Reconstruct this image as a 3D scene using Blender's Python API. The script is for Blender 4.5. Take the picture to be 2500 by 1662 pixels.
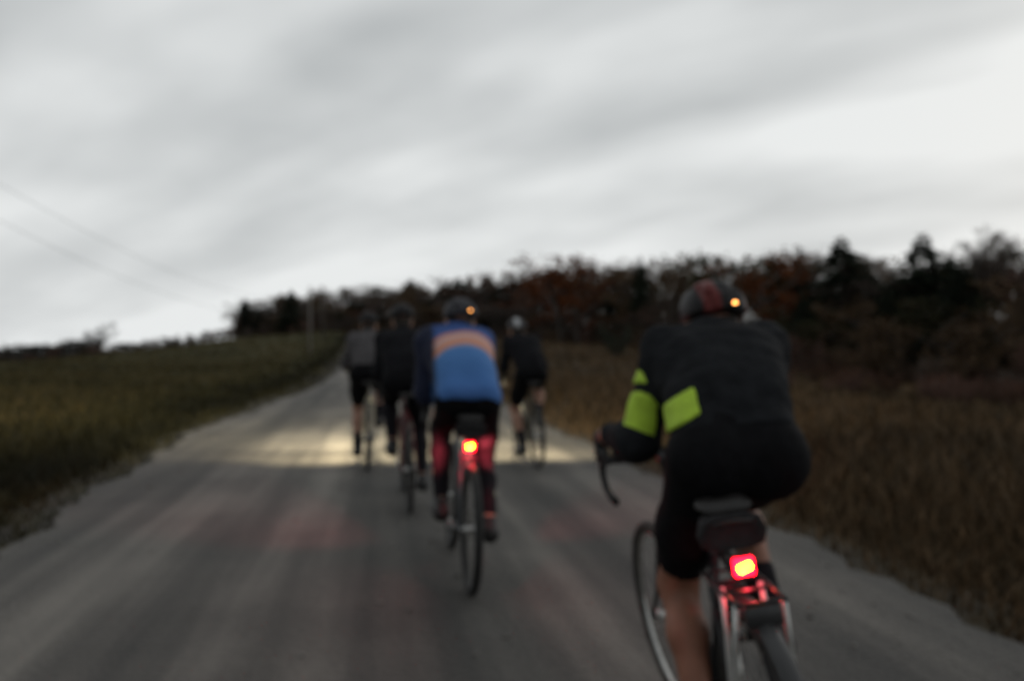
import bpy, math, random
import numpy as np
from mathutils import Vector, Matrix, noise as mnoise

# ------------------------------------------------------------------ scene, camera, sky, sun
scene = bpy.context.scene
for o in list(bpy.data.objects):
    bpy.data.objects.remove(o)
COL = scene.collection
R = math.radians
CAM_H = 1.355
YAW = R(9.5)                      # the camera looks a little to the right of the road's direction
FPX = 800.0                       # focal length in pixels of the 1024 px wide picture

cam_data = bpy.data.cameras.new('camera')
cam = bpy.data.objects.new('camera', cam_data)
COL.objects.link(cam)
cam.location = (0, 0, CAM_H)
cam.rotation_euler = (R(90.5), 0, -YAW)
cam_data.sensor_width = 36
cam_data.lens = FPX / 1024 * 36
cam_data.clip_start = 0.05
cam_data.clip_end = 3000
cam_data.dof.use_dof = True       # a hand-held shot that missed its focus: focused far too near
cam_data.dof.focus_distance = 0.6
APERTURE_MM = 7.0
cam_data.dof.aperture_fstop = cam_data.lens / APERTURE_MM
scene.camera = cam

SUN_AZ = R(52)                    # clockwise from the road direction (+Y); behind cloud, right ahead
SUN_EL = R(16)
world = bpy.data.worlds.new('World')
scene.world = world
world.use_nodes = True
wn = world.node_tree.nodes
wl = world.node_tree.links
wn.clear()


def wnode(t, **kw):
    n = wn.new(t)
    for k, v in kw.items():
        setattr(n, k, v)
    return n


def wmath(op, a, b=None, c=None, clamp=False):
    n = wn.new('ShaderNodeMath')
    n.operation = op
    n.use_clamp = clamp
    for i, v in enumerate((a, b, c)):
        if v is None:
            continue
        if isinstance(v, (int, float)):
            n.inputs[i].default_value = v
        else:
            wl.new(v, n.inputs[i])
    return n.outputs[0]


def build_world():
    out = wnode('ShaderNodeOutputWorld')
    bg = wnode('ShaderNodeBackground')
    bg.inputs['Strength'].default_value = 1.0
    sky = wnode('ShaderNodeTexSky')
    sky.sky_type = 'NISHITA'
    sky.sun_disc = False
    sky.sun_elevation = SUN_EL
    sky.sun_rotation = SUN_AZ
    sky.air_density = 1.5
    sky.dust_density = 3.0
    tc = wnode('ShaderNodeTexCoord')
    sep = wnode('ShaderNodeSeparateXYZ')
    wl.new(tc.outputs['Generated'], sep.inputs[0])
    x, y, z = sep.outputs
    zz = wmath('ADD', wmath('MAXIMUM', z, 0.0), 0.26)
    # a cloud deck: directions projected on a level plane, stretched along the streaks
    ux, uy = math.sin(-R(45)), math.cos(-R(45))
    vx, vy = uy, -ux
    px = wmath('DIVIDE', x, zz)
    py = wmath('DIVIDE', y, zz)
    u = wmath('ADD', wmath('MULTIPLY', px, ux), wmath('MULTIPLY', py, uy))
    v = wmath('ADD', wmath('MULTIPLY', px, vx), wmath('MULTIPLY', py, vy))
    comb = wnode('ShaderNodeCombineXYZ')
    wl.new(wmath('MULTIPLY', u, 0.85), comb.inputs[0])
    wl.new(wmath('MULTIPLY', v, 2.0), comb.inputs[1])
    comb.inputs[2].default_value = 8.3
    n1 = wnode('ShaderNodeTexNoise')
    n1.inputs['Scale'].default_value = 1.0
    n1.inputs['Detail'].default_value = 2.4
    n1.inputs['Roughness'].default_value = 0.46
    n1.inputs['Distortion'].default_value = 0.12
    wl.new(comb.outputs[0], n1.inputs['Vector'])
    comb2 = wnode('ShaderNodeCombineXYZ')
    wl.new(wmath('MULTIPLY', u, 0.16), comb2.inputs[0])
    wl.new(wmath('MULTIPLY', v, 0.30), comb2.inputs[1])
    comb2.inputs[2].default_value = 4.4
    n2 = wnode('ShaderNodeTexNoise')
    n2.inputs['Scale'].default_value = 1.0
    n2.inputs['Detail'].default_value = 1.5
    wl.new(comb2.outputs[0], n2.inputs['Vector'])
    s1 = wmath('SUBTRACT', n1.outputs['Fac'], 0.5)
    s2 = wmath('SUBTRACT', n2.outputs['Fac'], 0.5)
    # thinner, brighter cloud where the low sun stands behind it and towards the horizon
    sx, sy = math.sin(SUN_AZ), math.cos(SUN_AZ)
    lobe = wmath('ADD', wmath('MULTIPLY', x, sx), wmath('MULTIPLY', y, sy))
    low = wmath('POWER', wmath('SUBTRACT', 1.0, wmath('MAXIMUM', z, 0.0), clamp=True), 3.0)
    b = wmath('ADD', 0.435, wmath('MULTIPLY', low, 0.38))
    b = wmath('ADD', b, wmath('MULTIPLY', lobe, 0.23))
    # the deck evens out towards the horizon, where one looks through more of it
    b = wmath('ADD', b, wmath('MULTIPLY', s1, wmath('ADD', 0.5, wmath('MULTIPLY', wmath('MAXIMUM', z, 0.0), 2.6))))
    b = wmath('ADD', b, wmath('MULTIPLY', s2, 0.6))
    comb3 = wnode('ShaderNodeCombineXYZ')
    wl.new(wmath('MULTIPLY', u, 2.1), comb3.inputs[0])
    wl.new(wmath('MULTIPLY', v, 3.0), comb3.inputs[1])
    n3 = wnode('ShaderNodeTexNoise')
    n3.inputs['Scale'].default_value = 1.0
    n3.inputs['Detail'].default_value = 3.0
    wl.new(comb3.outputs[0], n3.inputs['Vector'])
    b = wmath('ADD', b, wmath('MULTIPLY', wmath('SUBTRACT', n3.outputs['Fac'], 0.5), 0.26))
    b = wmath('MINIMUM', wmath('MAXIMUM', b, 0.28), 0.86)
    ramp = wnode('ShaderNodeValToRGB')
    e = ramp.color_ramp.elements
    e[0].position = 0.28
    e[0].color = (0.262, 0.285, 0.298, 1)
    e[1].position = 0.86
    e[1].color = (0.822, 0.842, 0.842, 1)
    wl.new(b, ramp.inputs[0])
    mix = wnode('ShaderNodeMixRGB')
    mix.inputs[0].default_value = 0.985
    sc = wnode('ShaderNodeMixRGB', blend_type='MULTIPLY')
    sc.inputs[0].default_value = 1.0
    sc.inputs[2].default_value = (0.07, 0.07, 0.07, 1)
    wl.new(sky.outputs[0], sc.inputs[1])
    wl.new(sc.outputs[0], mix.inputs[1])
    wl.new(ramp.outputs[0], mix.inputs[2])
    wl.new(mix.outputs[0], bg.inputs['Color'])
    wl.new(bg.outputs[0], out.inputs['Surface'])


build_world()

sun_data = bpy.data.lights.new('sun', 'SUN')
sun_data.energy = 0.15
sun_data.angle = R(40)
sun_data.color = (1.0, 0.95, 0.88)
sun = bpy.data.objects.new('sun', sun_data)
COL.objects.link(sun)
sun.rotation_euler = (R(90) - SUN_EL, 0, math.pi - SUN_AZ)

scene.view_settings.view_transform = 'Standard'
scene.view_settings.look = 'None'
scene.view_settings.exposure = 0.0
scene.view_settings.gamma = 1.0

# ------------------------------------------------------------------ helpers
rng = np.random.default_rng(7)
random.seed(7)
CR = np.array([math.cos(YAW), -math.sin(YAW)])     # camera right in plan
CF = np.array([math.sin(YAW), math.cos(YAW)])      # camera forward in plan


def plan(px, d):
    """plan position seen in picture column px at distance d along the view"""
    xc = (px - 512) / FPX * d
    p = xc * CR + d * CF
    return float(p[0]), float(p[1])


def z_at(py, d):
    return CAM_H + (347 - py) / FPX * d


def tag(o, label=None, cat=None, group=None, kind=None):
    if label: o['label'] = label
    if cat: o['category'] = cat
    if group: o['group'] = group
    if kind: o['kind'] = kind
    return o


def empty(name, loc=(0, 0, 0), rot=(0, 0, 0)):
    o = bpy.data.objects.new(name, None)
    o.empty_display_size = 0.1
    o.location = loc
    o.rotation_euler = rot
    COL.objects.link(o)
    return o


def mesh_obj(name, me, parent=None):
    o = bpy.data.objects.new(name, me)
    COL.objects.link(o)
    if parent is not None:
        o.parent = parent
    return o


def np_mesh(name, V, F, mat=None, smooth=False, nper=None):
    """V (n,3), F (m,k) with one k for all faces, or list of such arrays"""
    me = bpy.data.meshes.new(name)
    Fs = F if isinstance(F, (list, tuple)) else [F]
    Fs = [np.asarray(f, dtype=np.int32) for f in Fs if len(f)]
    V = np.asarray(V, dtype=np.float32)
    me.vertices.add(len(V))
    me.vertices.foreach_set('co', V.ravel())
    loops = np.concatenate([f.ravel() for f in Fs])
    sizes = np.concatenate([np.full(len(f), f.shape[1], dtype=np.int32) for f in Fs])
    starts = np.concatenate([[0], np.cumsum(sizes)[:-1]]).astype(np.int32)
    me.loops.add(len(loops))
    me.loops.foreach_set('vertex_index', loops)
    me.polygons.add(len(sizes))
    me.polygons.foreach_set('loop_start', starts)
    me.polygons.foreach_set('loop_total', sizes)
    if smooth:
        me.polygons.foreach_set('use_smooth', np.ones(len(sizes), dtype=bool))
    me.update(calc_edges=True)
    if mat is not None:
        me.materials.append(mat)
    return me


class MB:
    """collects tubes, boxes and other pieces of ONE part"""

    def __init__(self):
        self.v = []
        self.f = []

    def add(self, vs, fs):
        b = len(self.v)
        self.v.extend([tuple(p) for p in vs])
        self.f.extend([tuple(b + i for i in f) for f in fs])
        return self

    def box(self, c, s, rot=None, bevel=0.0):
        sx, sy, sz = [k / 2 for k in s]
        M = rot if rot is not None else Matrix.Identity(3)
        if bevel <= 0:
            pts = [Vector((x * sx, y * sy, z * sz)) for z in (-1, 1) for y in (-1, 1) for x in (-1, 1)]
            fs = [(0, 2, 3, 1), (4, 5, 7, 6), (0, 1, 5, 4), (2, 6, 7, 3), (0, 4, 6, 2), (1, 3, 7, 5)]
            return self.add([Vector(c) + M @ p for p in pts], fs)
        # rounded box: stacked rings along z with bevelled corners
        rings = [(-sz, bevel), (-sz + bevel, 0), (sz - bevel, 0), (sz, bevel)]
        vs, fs = [], []
        for z, ins in rings:
            ax, ay = sx - ins, sy - ins
            b = bevel
            for (px_, py_) in ((ax - b, -ay), (ax, -ay + b), (ax, ay - b), (ax - b, ay), (-ax + b, ay), (-ax, ay - b), (-ax, -ay + b), (-ax + b, -ay)):
                vs.append(Vector(c) + M @ Vector((px_, py_, z)))
        for r in range(3):
            for k in range(8):
                a, b_ = r * 8 + k, r * 8 + (k + 1) % 8
                fs.append((a, b_, b_ + 8, a + 8))
        fs.append(tuple(range(7, -1, -1)))
        fs.append(tuple(range(24, 32)))
        return self.add(vs, fs)

    def tube(self, pts, r, n=8, cap=True, closed=False):
        pts = [Vector(p) for p in pts]
        m = len(pts)
        rs = r if isinstance(r, (list, tuple)) else [r] * m
        vs, fs = [], []
        prev = None
        for i, p in enumerate(pts):
            if closed:
                t = pts[(i + 1) % m] - pts[i - 1]
            else:
                t = pts[min(i + 1, m - 1)] - pts[max(i - 1, 0)]
            t.normalize()
            if prev is None:
                u = t.orthogonal().normalized()
            else:
                u = prev - t * prev.dot(t)
                u.normalize()
            prev = u
            w = t.cross(u)
            for k in range(n):
                a = 2 * math.pi * k / n
                vs.append(p + (u * math.cos(a) + w * math.sin(a)) * rs[i])
        for i in range(m - (0 if closed else 1)):
            j = (i + 1) % m
            for k in range(n):
                k2 = (k + 1) % n
                fs.append((i * n + k, i * n + k2, j * n + k2, j * n + k))
        if cap and not closed:
            fs.append(tuple(range(n - 1, -1, -1)))
            fs.append(tuple((m - 1) * n + k for k in range(n)))
        return self.add(vs, fs)

    def ring(self, c, rad, r, axis='x', n=48, m=8, a0=0, a1=2 * math.pi):
        full = abs(a1 - a0 - 2 * math.pi) < 1e-6
        cnt = n if full else n + 1
        pts = []
        for i in range(cnt):
            a = a0 + (a1 - a0) * i / n
            pts.append(Vector(c) + Vector((0, math.cos(a) * rad, math.sin(a) * rad)))
        return self.tube(pts, r, m, closed=full)

    def mesh(self, name, mat, smooth=True):
        me = bpy.data.meshes.new(name)
        me.from_pydata([tuple(v) for v in self.v], [], self.f)
        if smooth:
            me.polygons.foreach_set('use_smooth', [True] * len(me.polygons))
        me.materials.append(mat)
        me.update()
        return me

    def build(self, name, mat, parent=None, smooth=True):
        return mesh_obj(name, self.mesh(name, mat, smooth), parent)


# ------------------------------------------------------------------ materials
def new_mat(name):
    m = bpy.data.materials.new(name)
    m.use_nodes = True
    nt = m.node_tree
    return m, nt, nt.nodes['Principled BSDF']


def simple(name, c, rough=0.6, metal=0.0, var=0.25, scale=20.0, bump=0.0, bscale=60.0, spec=0.4):
    m, nt, p = new_mat(name)
    tc = nt.nodes.new('ShaderNodeTexCoord')
    n = nt.nodes.new('ShaderNodeTexNoise')
    n.inputs['Scale'].default_value = scale
    n.inputs['Detail'].default_value = 4
    nt.links.new(tc.outputs['Object'], n.inputs['Vector'])
    r = nt.nodes.new('ShaderNodeValToRGB')
    e = r.color_ramp.elements
    e[0].position, e[1].position = 0.3, 0.72
    e[0].color = tuple(k * (1 - var) for k in c) + (1,)
    e[1].color = tuple(min(k * (1 + var), 1) for k in c) + (1,)
    nt.links.new(n.outputs['Fac'], r.inputs[0])
    nt.links.new(r.outputs[0], p.inputs['Base Color'])
    p.inputs['Roughness'].default_value = rough
    p.inputs['Metallic'].default_value = metal
    p.inputs['Specular IOR Level'].default_value = spec
    if bump:
        n2 = nt.nodes.new('ShaderNodeTexNoise')
        n2.inputs['Scale'].default_value = bscale
        n2.inputs['Detail'].default_value = 3
        nt.links.new(tc.outputs['Object'], n2.inputs['Vector'])
        b = nt.nodes.new('ShaderNodeBump')
        b.inputs['Strength'].default_value = bump
        b.inputs['Distance'].default_value = 0.02
        nt.links.new(n2.outputs['Fac'], b.inputs['Height'])
        nt.links.new(b.outputs[0], p.inputs['Normal'])
    return m


def emit(name, c, strength):
    m, nt, p = new_mat(name)
    p.inputs['Base Color'].default_value = (c[0], c[1], c[2], 1)
    p.inputs['Emission Color'].default_value = (c[0], c[1], c[2], 1)
    p.inputs['Emission Strength'].default_value = strength
    return m


def mnode(nt, op, a, b=None, clamp=False):
    n = nt.nodes.new('ShaderNodeMath')
    n.operation = op
    n.use_clamp = clamp
    for i, v in enumerate((a, b)):
        if v is None:
            continue
        if isinstance(v, (int, float)):
            n.inputs[i].default_value = v
        else:
            nt.links.new(v, n.inputs[i])
    return n.outputs[0]


def ramp_node(nt, fac, stops, interp='LINEAR'):
    r = nt.nodes.new('ShaderNodeValToRGB')
    r.color_ramp.interpolation = interp
    e = r.color_ramp.elements
    while len(e) < len(stops):
        e.new(0.5)
    for k, (p, c) in enumerate(stops):
        e[k].position = p
        e[k].color = tuple(c) + (1,) if len(c) == 3 else c
    nt.links.new(fac, r.inputs[0])
    return r.outputs[0]


def tex_noise(nt, vec, scale=1.0, detail=4, rough=0.5, mapping=None):
    if mapping is not None:
        mp = nt.nodes.new('ShaderNodeMapping')
        mp.inputs['Scale'].default_value = mapping
        nt.links.new(vec, mp.inputs['Vector'])
        vec = mp.outputs[0]
    n = nt.nodes.new('ShaderNodeTexNoise')
    n.inputs['Scale'].default_value = scale
    n.inputs['Detail'].default_value = detail
    n.inputs['Roughness'].default_value = rough
    nt.links.new(vec, n.inputs['Vector'])
    return n.outputs['Fac']


def gravel_material():
    m, nt, p = new_mat('packed_gravel')
    tc = nt.nodes.new('ShaderNodeTexCoord').outputs['Object']
    # long worn tracks of packed and loose gravel along the road
    tracks = tex_noise(nt, tc, 1.0, 3, 0.5, (1.55, 0.045, 1))
    tracks2 = tex_noise(nt, tc, 1.0, 4, 0.55, (5.0, 0.22, 1))
    patch = tex_noise(nt, tc, 0.55, 4, 0.55)
    fine = tex_noise(nt, tc, 42.0, 5, 0.7)
    pebbles = nt.nodes.new('ShaderNodeTexVoronoi')
    pebbles.inputs['Scale'].default_value = 38
    nt.links.new(tc, pebbles.inputs['Vector'])
    s = mnode(nt, 'ADD', mnode(nt, 'MULTIPLY', tracks, 0.95), mnode(nt, 'MULTIPLY', tracks2, 0.40))
    s = mnode(nt, 'ADD', s, mnode(nt, 'MULTIPLY', patch, 0.46))
    s = mnode(nt, 'ADD', s, mnode(nt, 'MULTIPLY', fine, 0.34))
    s = mnode(nt, 'SUBTRACT', s, 0.59)
    col = ramp_node(nt, s, [(0.30, (0.034, 0.032, 0.029)), (0.50, (0.086, 0.078, 0.069)), (0.72, (0.20, 0.182, 0.158))])
    nt.links.new(col, p.inputs['Base Color'])
    p.inputs['Roughness'].default_value = 0.82
    p.inputs['Specular IOR Level'].default_value = 0.5
    h = mnode(nt, 'ADD', mnode(nt, 'MULTIPLY', fine, 0.6), mnode(nt, 'MULTIPLY', pebbles.outputs['Distance'], 0.8))
    b = nt.nodes.new('ShaderNodeBump')
    b.inputs['Strength'].default_value = 0.7
    b.inputs['Distance'].default_value = 0.02
    nt.links.new(h, b.inputs['Height'])
    nt.links.new(b.outputs[0], p.inputs['Normal'])
    return m


def field_material():
    """turf left of the road, dry brown growth right of it"""
    m, nt, p = new_mat('field_growth')
    tc = nt.nodes.new('ShaderNodeTexCoord').outputs['Object']
    sep = nt.nodes.new('ShaderNodeSeparateXYZ')
    nt.links.new(tc, sep.inputs[0])
    n1 = tex_noise(nt, tc, 0.09, 5, 0.6)
    n2 = tex_noise(nt, tc, 2.2, 5, 0.65)
    s = mnode(nt, 'ADD', mnode(nt, 'MULTIPLY', n1, 0.55), mnode(nt, 'MULTIPLY', n2, 0.45))
    green = ramp_node(nt, s, [(0.34, (0.030, 0.031, 0.009)), (0.52, (0.055, 0.049, 0.015)), (0.68, (0.085, 0.062, 0.024))])
    brown = ramp_node(nt, s, [(0.34, (0.030, 0.021, 0.012)), (0.52, (0.062, 0.042, 0.021)), (0.68, (0.105, 0.066, 0.032))])
    side = mnode(nt, 'ADD', sep.outputs[0], mnode(nt, 'MULTIPLY', n1, 6.0))
    side = mnode(nt, 'SUBTRACT', side, 3.0)
    f = mnode(nt, 'ADD', mnode(nt, 'MULTIPLY', side, 0.10), 0.5, clamp=True)
    mix = nt.nodes.new('ShaderNodeMixRGB')
    nt.links.new(f, mix.inputs[0])
    nt.links.new(green, mix.inputs[1])
    nt.links.new(brown, mix.inputs[2])
    ax = mnode(nt, 'ABSOLUTE', sep.outputs[0])
    n3 = tex_noise(nt, tc, 1.7, 5, 0.7)
    sh = mnode(nt, 'ADD', mnode(nt, 'MULTIPLY', mnode(nt, 'SUBTRACT', 3.15, ax), 1.0), mnode(nt, 'MULTIPLY', mnode(nt, 'SUBTRACT', n3, 0.5), 2.6))
    sh = mnode(nt, 'MULTIPLY', mnode(nt, 'ADD', sh, 0.35), 1.1, clamp=True)
    mix2 = nt.nodes.new('ShaderNodeMixRGB')
    nt.links.new(sh, mix2.inputs[0])
    nt.links.new(mix.outputs[0], mix2.inputs[1])
    mix2.inputs[2].default_value = (0.074, 0.067, 0.058, 1)
    nt.links.new(mix2.outputs[0], p.inputs['Base Color'])
    p.inputs['Roughness'].default_value = 0.95
    p.inputs['Specular IOR Level'].default_value = 0.15
    b = nt.nodes.new('ShaderNodeBump')
    b.inputs['Strength'].default_value = 0.8
    b.inputs['Distance'].default_value = 0.08
    nt.links.new(tex_noise(nt, tc, 9.0, 5, 0.7), b.inputs['Height'])
    nt.links.new(b.outputs[0], p.inputs['Normal'])
    return m


def blade_material(name, stops):
    m, nt, p = new_mat(name)
    at = nt.nodes.new('ShaderNodeAttribute')
    at.attribute_name = 'rnd'
    tc = nt.nodes.new('ShaderNodeTexCoord').outputs['Object']
    n = tex_noise(nt, tc, 0.16, 4, 0.6)
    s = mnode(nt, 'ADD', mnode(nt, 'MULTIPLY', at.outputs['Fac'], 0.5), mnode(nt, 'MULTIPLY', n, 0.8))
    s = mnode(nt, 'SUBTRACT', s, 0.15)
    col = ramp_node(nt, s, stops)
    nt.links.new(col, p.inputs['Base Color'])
    p.inputs['Roughness'].default_value = 0.8
    p.inputs['Specular IOR Level'].default_value = 0.2
    return m


def leaf_material(name, c, var=0.45, scale=0.7):
    """foliage or twigs: colour drifts through each crown and from tree to tree"""
    m, nt, p = new_mat(name)
    tc = nt.nodes.new('ShaderNodeTexCoord').outputs['Object']
    oi = nt.nodes.new('ShaderNodeObjectInfo')
    n = tex_noise(nt, tc, 7.0 * scale, 4, 0.6)
    s = mnode(nt, 'ADD', mnode(nt, 'MULTIPLY', n, 0.75), mnode(nt, 'MULTIPLY', oi.outputs['Random'], 0.35))
    col = ramp_node(nt, s, [(0.25, tuple(k * (1 - var) for k in c)), (0.5, c), (0.8, tuple(k * (1 + var) for k in c))])
    nt.links.new(col, p.inputs['Base Color'])
    p.inputs['Roughness'].default_value = 0.85
    p.inputs['Specular IOR Level'].default_value = 0.15
    return m


M = {}
M['gravel'] = gravel_material()
M['field'] = field_material()
M['stone'] = simple('loose_stone', (0.17, 0.16, 0.145), 0.85, var=0.5, scale=3.0)
M['green_blade'] = blade_material('green_grass_blade', [(0.25, (0.017, 0.016, 0.006)), (0.5, (0.070, 0.059, 0.021)), (0.75, (0.125, 0.092, 0.037))])
M['dry_blade'] = blade_material('dry_grass_blade', [(0.25, (0.030, 0.021, 0.010)), (0.5, (0.094, 0.061, 0.031)), (0.75, (0.165, 0.104, 0.054))])
M['bark'] = simple('bark', (0.075, 0.064, 0.056), 0.9, var=0.5, scale=6)
M['pale_bark'] = simple('pale_bark', (0.16, 0.15, 0.14), 0.9, var=0.4, scale=6)
M['conifer'] = leaf_material('conifer_needles', (0.019, 0.026, 0.016))
M['twig'] = leaf_material('bare_twigs', (0.085, 0.066, 0.056))
M['twig_red'] = leaf_material('reddish_twigs', (0.105, 0.056, 0.042))
M['under'] = leaf_material('brown_brush', (0.075, 0.052, 0.038), scale=.05)
M['rust'] = leaf_material('rust_leaves', (0.135, 0.042, 0.013))
M['weed_red'] = leaf_material('reddish_weed_leaves', (0.070, 0.034, 0.020))
M['oak'] = leaf_material('brown_oak_leaves', (0.085, 0.054, 0.030))
M['olive'] = leaf_material('dull_olive_leaves', (0.036, 0.034, 0.015))
M['far_leaf'] = leaf_material('far_hedgerow_leaves', (0.045, 0.046, 0.042))
M['pole_wood'] = simple('weathered_pole_wood', (0.19, 0.175, 0.16), 0.85, var=0.25, scale=8)
M['pole_dark'] = simple('dark_pole_wood', (0.10, 0.09, 0.08), 0.85, var=0.25, scale=8)
M['wire'] = simple('wire', (0.06, 0.06, 0.06), 0.5, 0.3)
M['insulator'] = simple('glazed_insulator', (0.30, 0.30, 0.29), 0.3)

M['rubber'] = simple('tyre_rubber', (0.018, 0.017, 0.016), 0.75, var=0.4, scale=30, bump=0.4, bscale=250)
M['dusty_rubber'] = simple('dusty_tyre_rubber', (0.032, 0.029, 0.025), 0.85, var=0.5, scale=14, bump=0.4, bscale=250)
M['alloy'] = simple('brushed_alloy', (0.60, 0.60, 0.58), 0.34, 1.0, var=0.12, scale=40)
M['silver_tube'] = simple('silver_rack_tube', (0.62, 0.62, 0.60), 0.42, 0.55, var=0.12, scale=40)
M['steel'] = simple('chain_steel', (0.30, 0.29, 0.27), 0.45, 1.0, var=0.3, scale=80)
M['black_alloy'] = simple('black_anodised_alloy', (0.025, 0.025, 0.026), 0.4, 0.3, var=0.2)
M['black_plastic'] = simple('black_plastic', (0.020, 0.020, 0.020), 0.55, var=0.3, scale=30)
M['saddle'] = simple('worn_saddle_leather', (0.022, 0.020, 0.019), 0.5, var=0.4, scale=25)
M['tape'] = simple('bar_tape', (0.024, 0.023, 0.023), 0.85, var=0.35, scale=60, bump=0.4, bscale=200)
M['bag'] = simple('black_bag_fabric', (0.018, 0.017, 0.018), 0.9, var=0.4, scale=40, bump=0.3, bscale=300)
M['guard'] = simple('dark_mudguard', (0.035, 0.035, 0.036), 0.45, var=0.2, scale=10)
M['white_plastic'] = simple('white_plate', (0.55, 0.54, 0.52), 0.5, var=0.15)
M['paint_black'] = simple('black_frame_paint', (0.020, 0.020, 0.022), 0.3, 0.0, var=0.3, scale=8)
M['paint_grey'] = simple('grey_frame_paint', (0.14, 0.145, 0.15), 0.3, 0.0, var=0.2, scale=8)
M['paint_cream'] = simple('cream_frame_paint', (0.36, 0.33, 0.25), 0.35, 0.0, var=0.2, scale=8)
M['paint_red'] = simple('dull_red_frame_paint', (0.15, 0.035, 0.035), 0.35, 0.0, var=0.25, scale=8)
M['paint_olive'] = simple('olive_frame_paint', (0.055, 0.058, 0.045), 0.35, 0.0, var=0.25, scale=8)
M['skin'] = simple('skin', (0.36, 0.195, 0.135), 0.55, var=0.18, scale=14, spec=0.35)
M['skin_tan'] = simple('tanned_skin', (0.26, 0.115, 0.072), 0.5, var=0.22, scale=14, spec=0.35)
M['hair'] = simple('dark_hair', (0.028, 0.020, 0.015), 0.7, var=0.5, scale=90)
M['jacket_black'] = simple('black_jacket_cloth', (0.014, 0.015, 0.017), 0.9, var=0.25, scale=26, bump=0.35, bscale=55, spec=0.08)
M['jacket_charcoal'] = simple('charcoal_jersey_cloth', (0.075, 0.070, 0.072), 0.9, var=0.3, scale=18, bump=0.3, bscale=60, spec=0.2)
M['jacket_soot'] = simple('soot_black_jersey_cloth', (0.011, 0.011, 0.013), 0.9, var=0.3, scale=18, bump=0.3, bscale=60, spec=0.08)
M['shorts'] = simple('black_lycra', (0.007, 0.007, 0.008), 0.8, var=0.25, scale=30, bump=0.2, bscale=80, spec=0.06)
M['shoe'] = simple('black_shoe', (0.020, 0.019, 0.019), 0.5, var=0.3, scale=40)
M['glove'] = simple('black_glove', (0.018, 0.018, 0.018), 0.8, var=0.3, scale=60)
M['warmer'] = simple('dark_leg_warmer', (0.014, 0.013, 0.016), 0.85, var=0.3, scale=30, spec=0.08)
M['sock_band'] = simple('olive_reflective_band', (0.16, 0.17, 0.10), 0.5, var=0.2)
M['helmet_black'] = simple('black_helmet_shell', (0.018, 0.017, 0.018), 0.6, var=0.3, scale=20, spec=.15)
M['helmet_red'] = simple('dark_red_helmet_shell', (0.16, 0.028, 0.026), 0.4, var=0.3, scale=20)
M['helmet_grey'] = simple('grey_helmet_shell', (0.045, 0.044, 0.050), 0.6, var=0.3, scale=20, spec=.15)
M['helmet_white'] = simple('pale_helmet_stripe', (0.42, 0.43, 0.44), 0.4, var=0.2, scale=20)
M['lens'] = simple('dark_lens', (0.012, 0.012, 0.014), 0.15)
M['tail_core'] = emit('lit_red_led_core', (1.0, 0.30, 0.004), 70.0)
M['tail_lens'] = emit('lit_red_lens', (1.0, 0.004, 0.020), 10.0)
M['helmet_led'] = emit('lit_orange_led', (1.0, 0.42, 0.10), 6.0)
M['head_lens'] = emit('lit_headlamp_lens', (1.0, 0.92, 0.70), 30.0)
M['reflector'] = simple('red_reflector', (0.45, 0.02, 0.02), 0.25)

# ------------------------------------------------------------------ the lie of the land
PXS = np.array([-900, -300, 0, 120, 230, 320, 430, 520, 600, 700, 800, 900, 1024, 1400, 2200], float)
TH = np.arctan((PXS - 512) / FPX)
DB = np.array([70, 75, 82, 100, 112, 112, 106, 92, 76, 56, 43, 37, 33, 30, 30], float)       # distance of the field's far edge
BY = np.array([362, 362, 362, 352, 339, 331, 333, 338, 346, 360, 371, 383, 393, 396, 396], float)
ZB = CAM_H + (347 - BY) / FPX * DB
SL = np.array([-.09, -.09, -.09, -.075, 0.0, .03, .03, .03, .03, .04, .05, .06, .07, .07, .07], float)
RH = 2.86                                                             # half width of the gravel road


def land(x, y):
    """height of the ground, without the road bed"""
    x = np.asarray(x, float)
    y = np.asarray(y, float)
    xc = x * CR[0] + y * CR[1]
    d = x * CF[0] + y * CF[1]
    th = np.arctan2(xc, np.maximum(d, 1e-3))
    db = np.interp(th, TH, DB)
    zb = np.interp(th, TH, ZB)
    sl = np.interp(th, TH, SL)
    dd = np.maximum(d, 0)
    t = np.clip((dd / db - 0.22) / 0.78, 0, 1)
    z = zb * t * t * (3 - 2 * t) * (0.35 + 0.65 * t)
    z = z / np.where(t > 0, 1, 1)
    beyond = np.clip(dd - db, 0, 90)
    z = z + sl * beyond
    # soft unevenness of the fields, none on the road
    w = np.clip((np.abs(x) - 4.0) / 6.0, 0, 1)
    z = z + w * (0.10 * np.sin(x * 0.31 + 1.3) * np.sin(y * 0.23 + 0.4) + 0.16 * np.sin(x * 0.11) * np.cos(y * 0.083 + 1))
    # ditches beside the road
    ditch = -0.24 * np.exp(-((x + 4.1) / 0.62) ** 2) - 0.13 * np.exp(-((x - 3.9) / 0.6) ** 2)
    return z + ditch


def road_profile(x):
    return 0.035 * (1 - (x / RH) ** 2) - 0.012 * np.exp(-((x + 1.05) / 0.3) ** 2) - 0.012 * np.exp(-((x - 0.95) / 0.32) ** 2)


def road_z(x, y):
    return float(land(0.0 * x, y)) + 0.004 + float(road_profile(np.asarray(x)))


def graded(lo, hi, fine_lo, fine_hi, step, grow):
    mid = list(np.arange(fine_lo, fine_hi + 1e-6, step))
    s, v = step, fine_hi
    while v < hi:
        s *= grow
        v += s
        mid.append(v)
    s, v = step, fine_lo
    while v > lo:
        s *= grow
        v -= s
        mid.insert(0, v)
    return np.array(mid)


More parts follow.
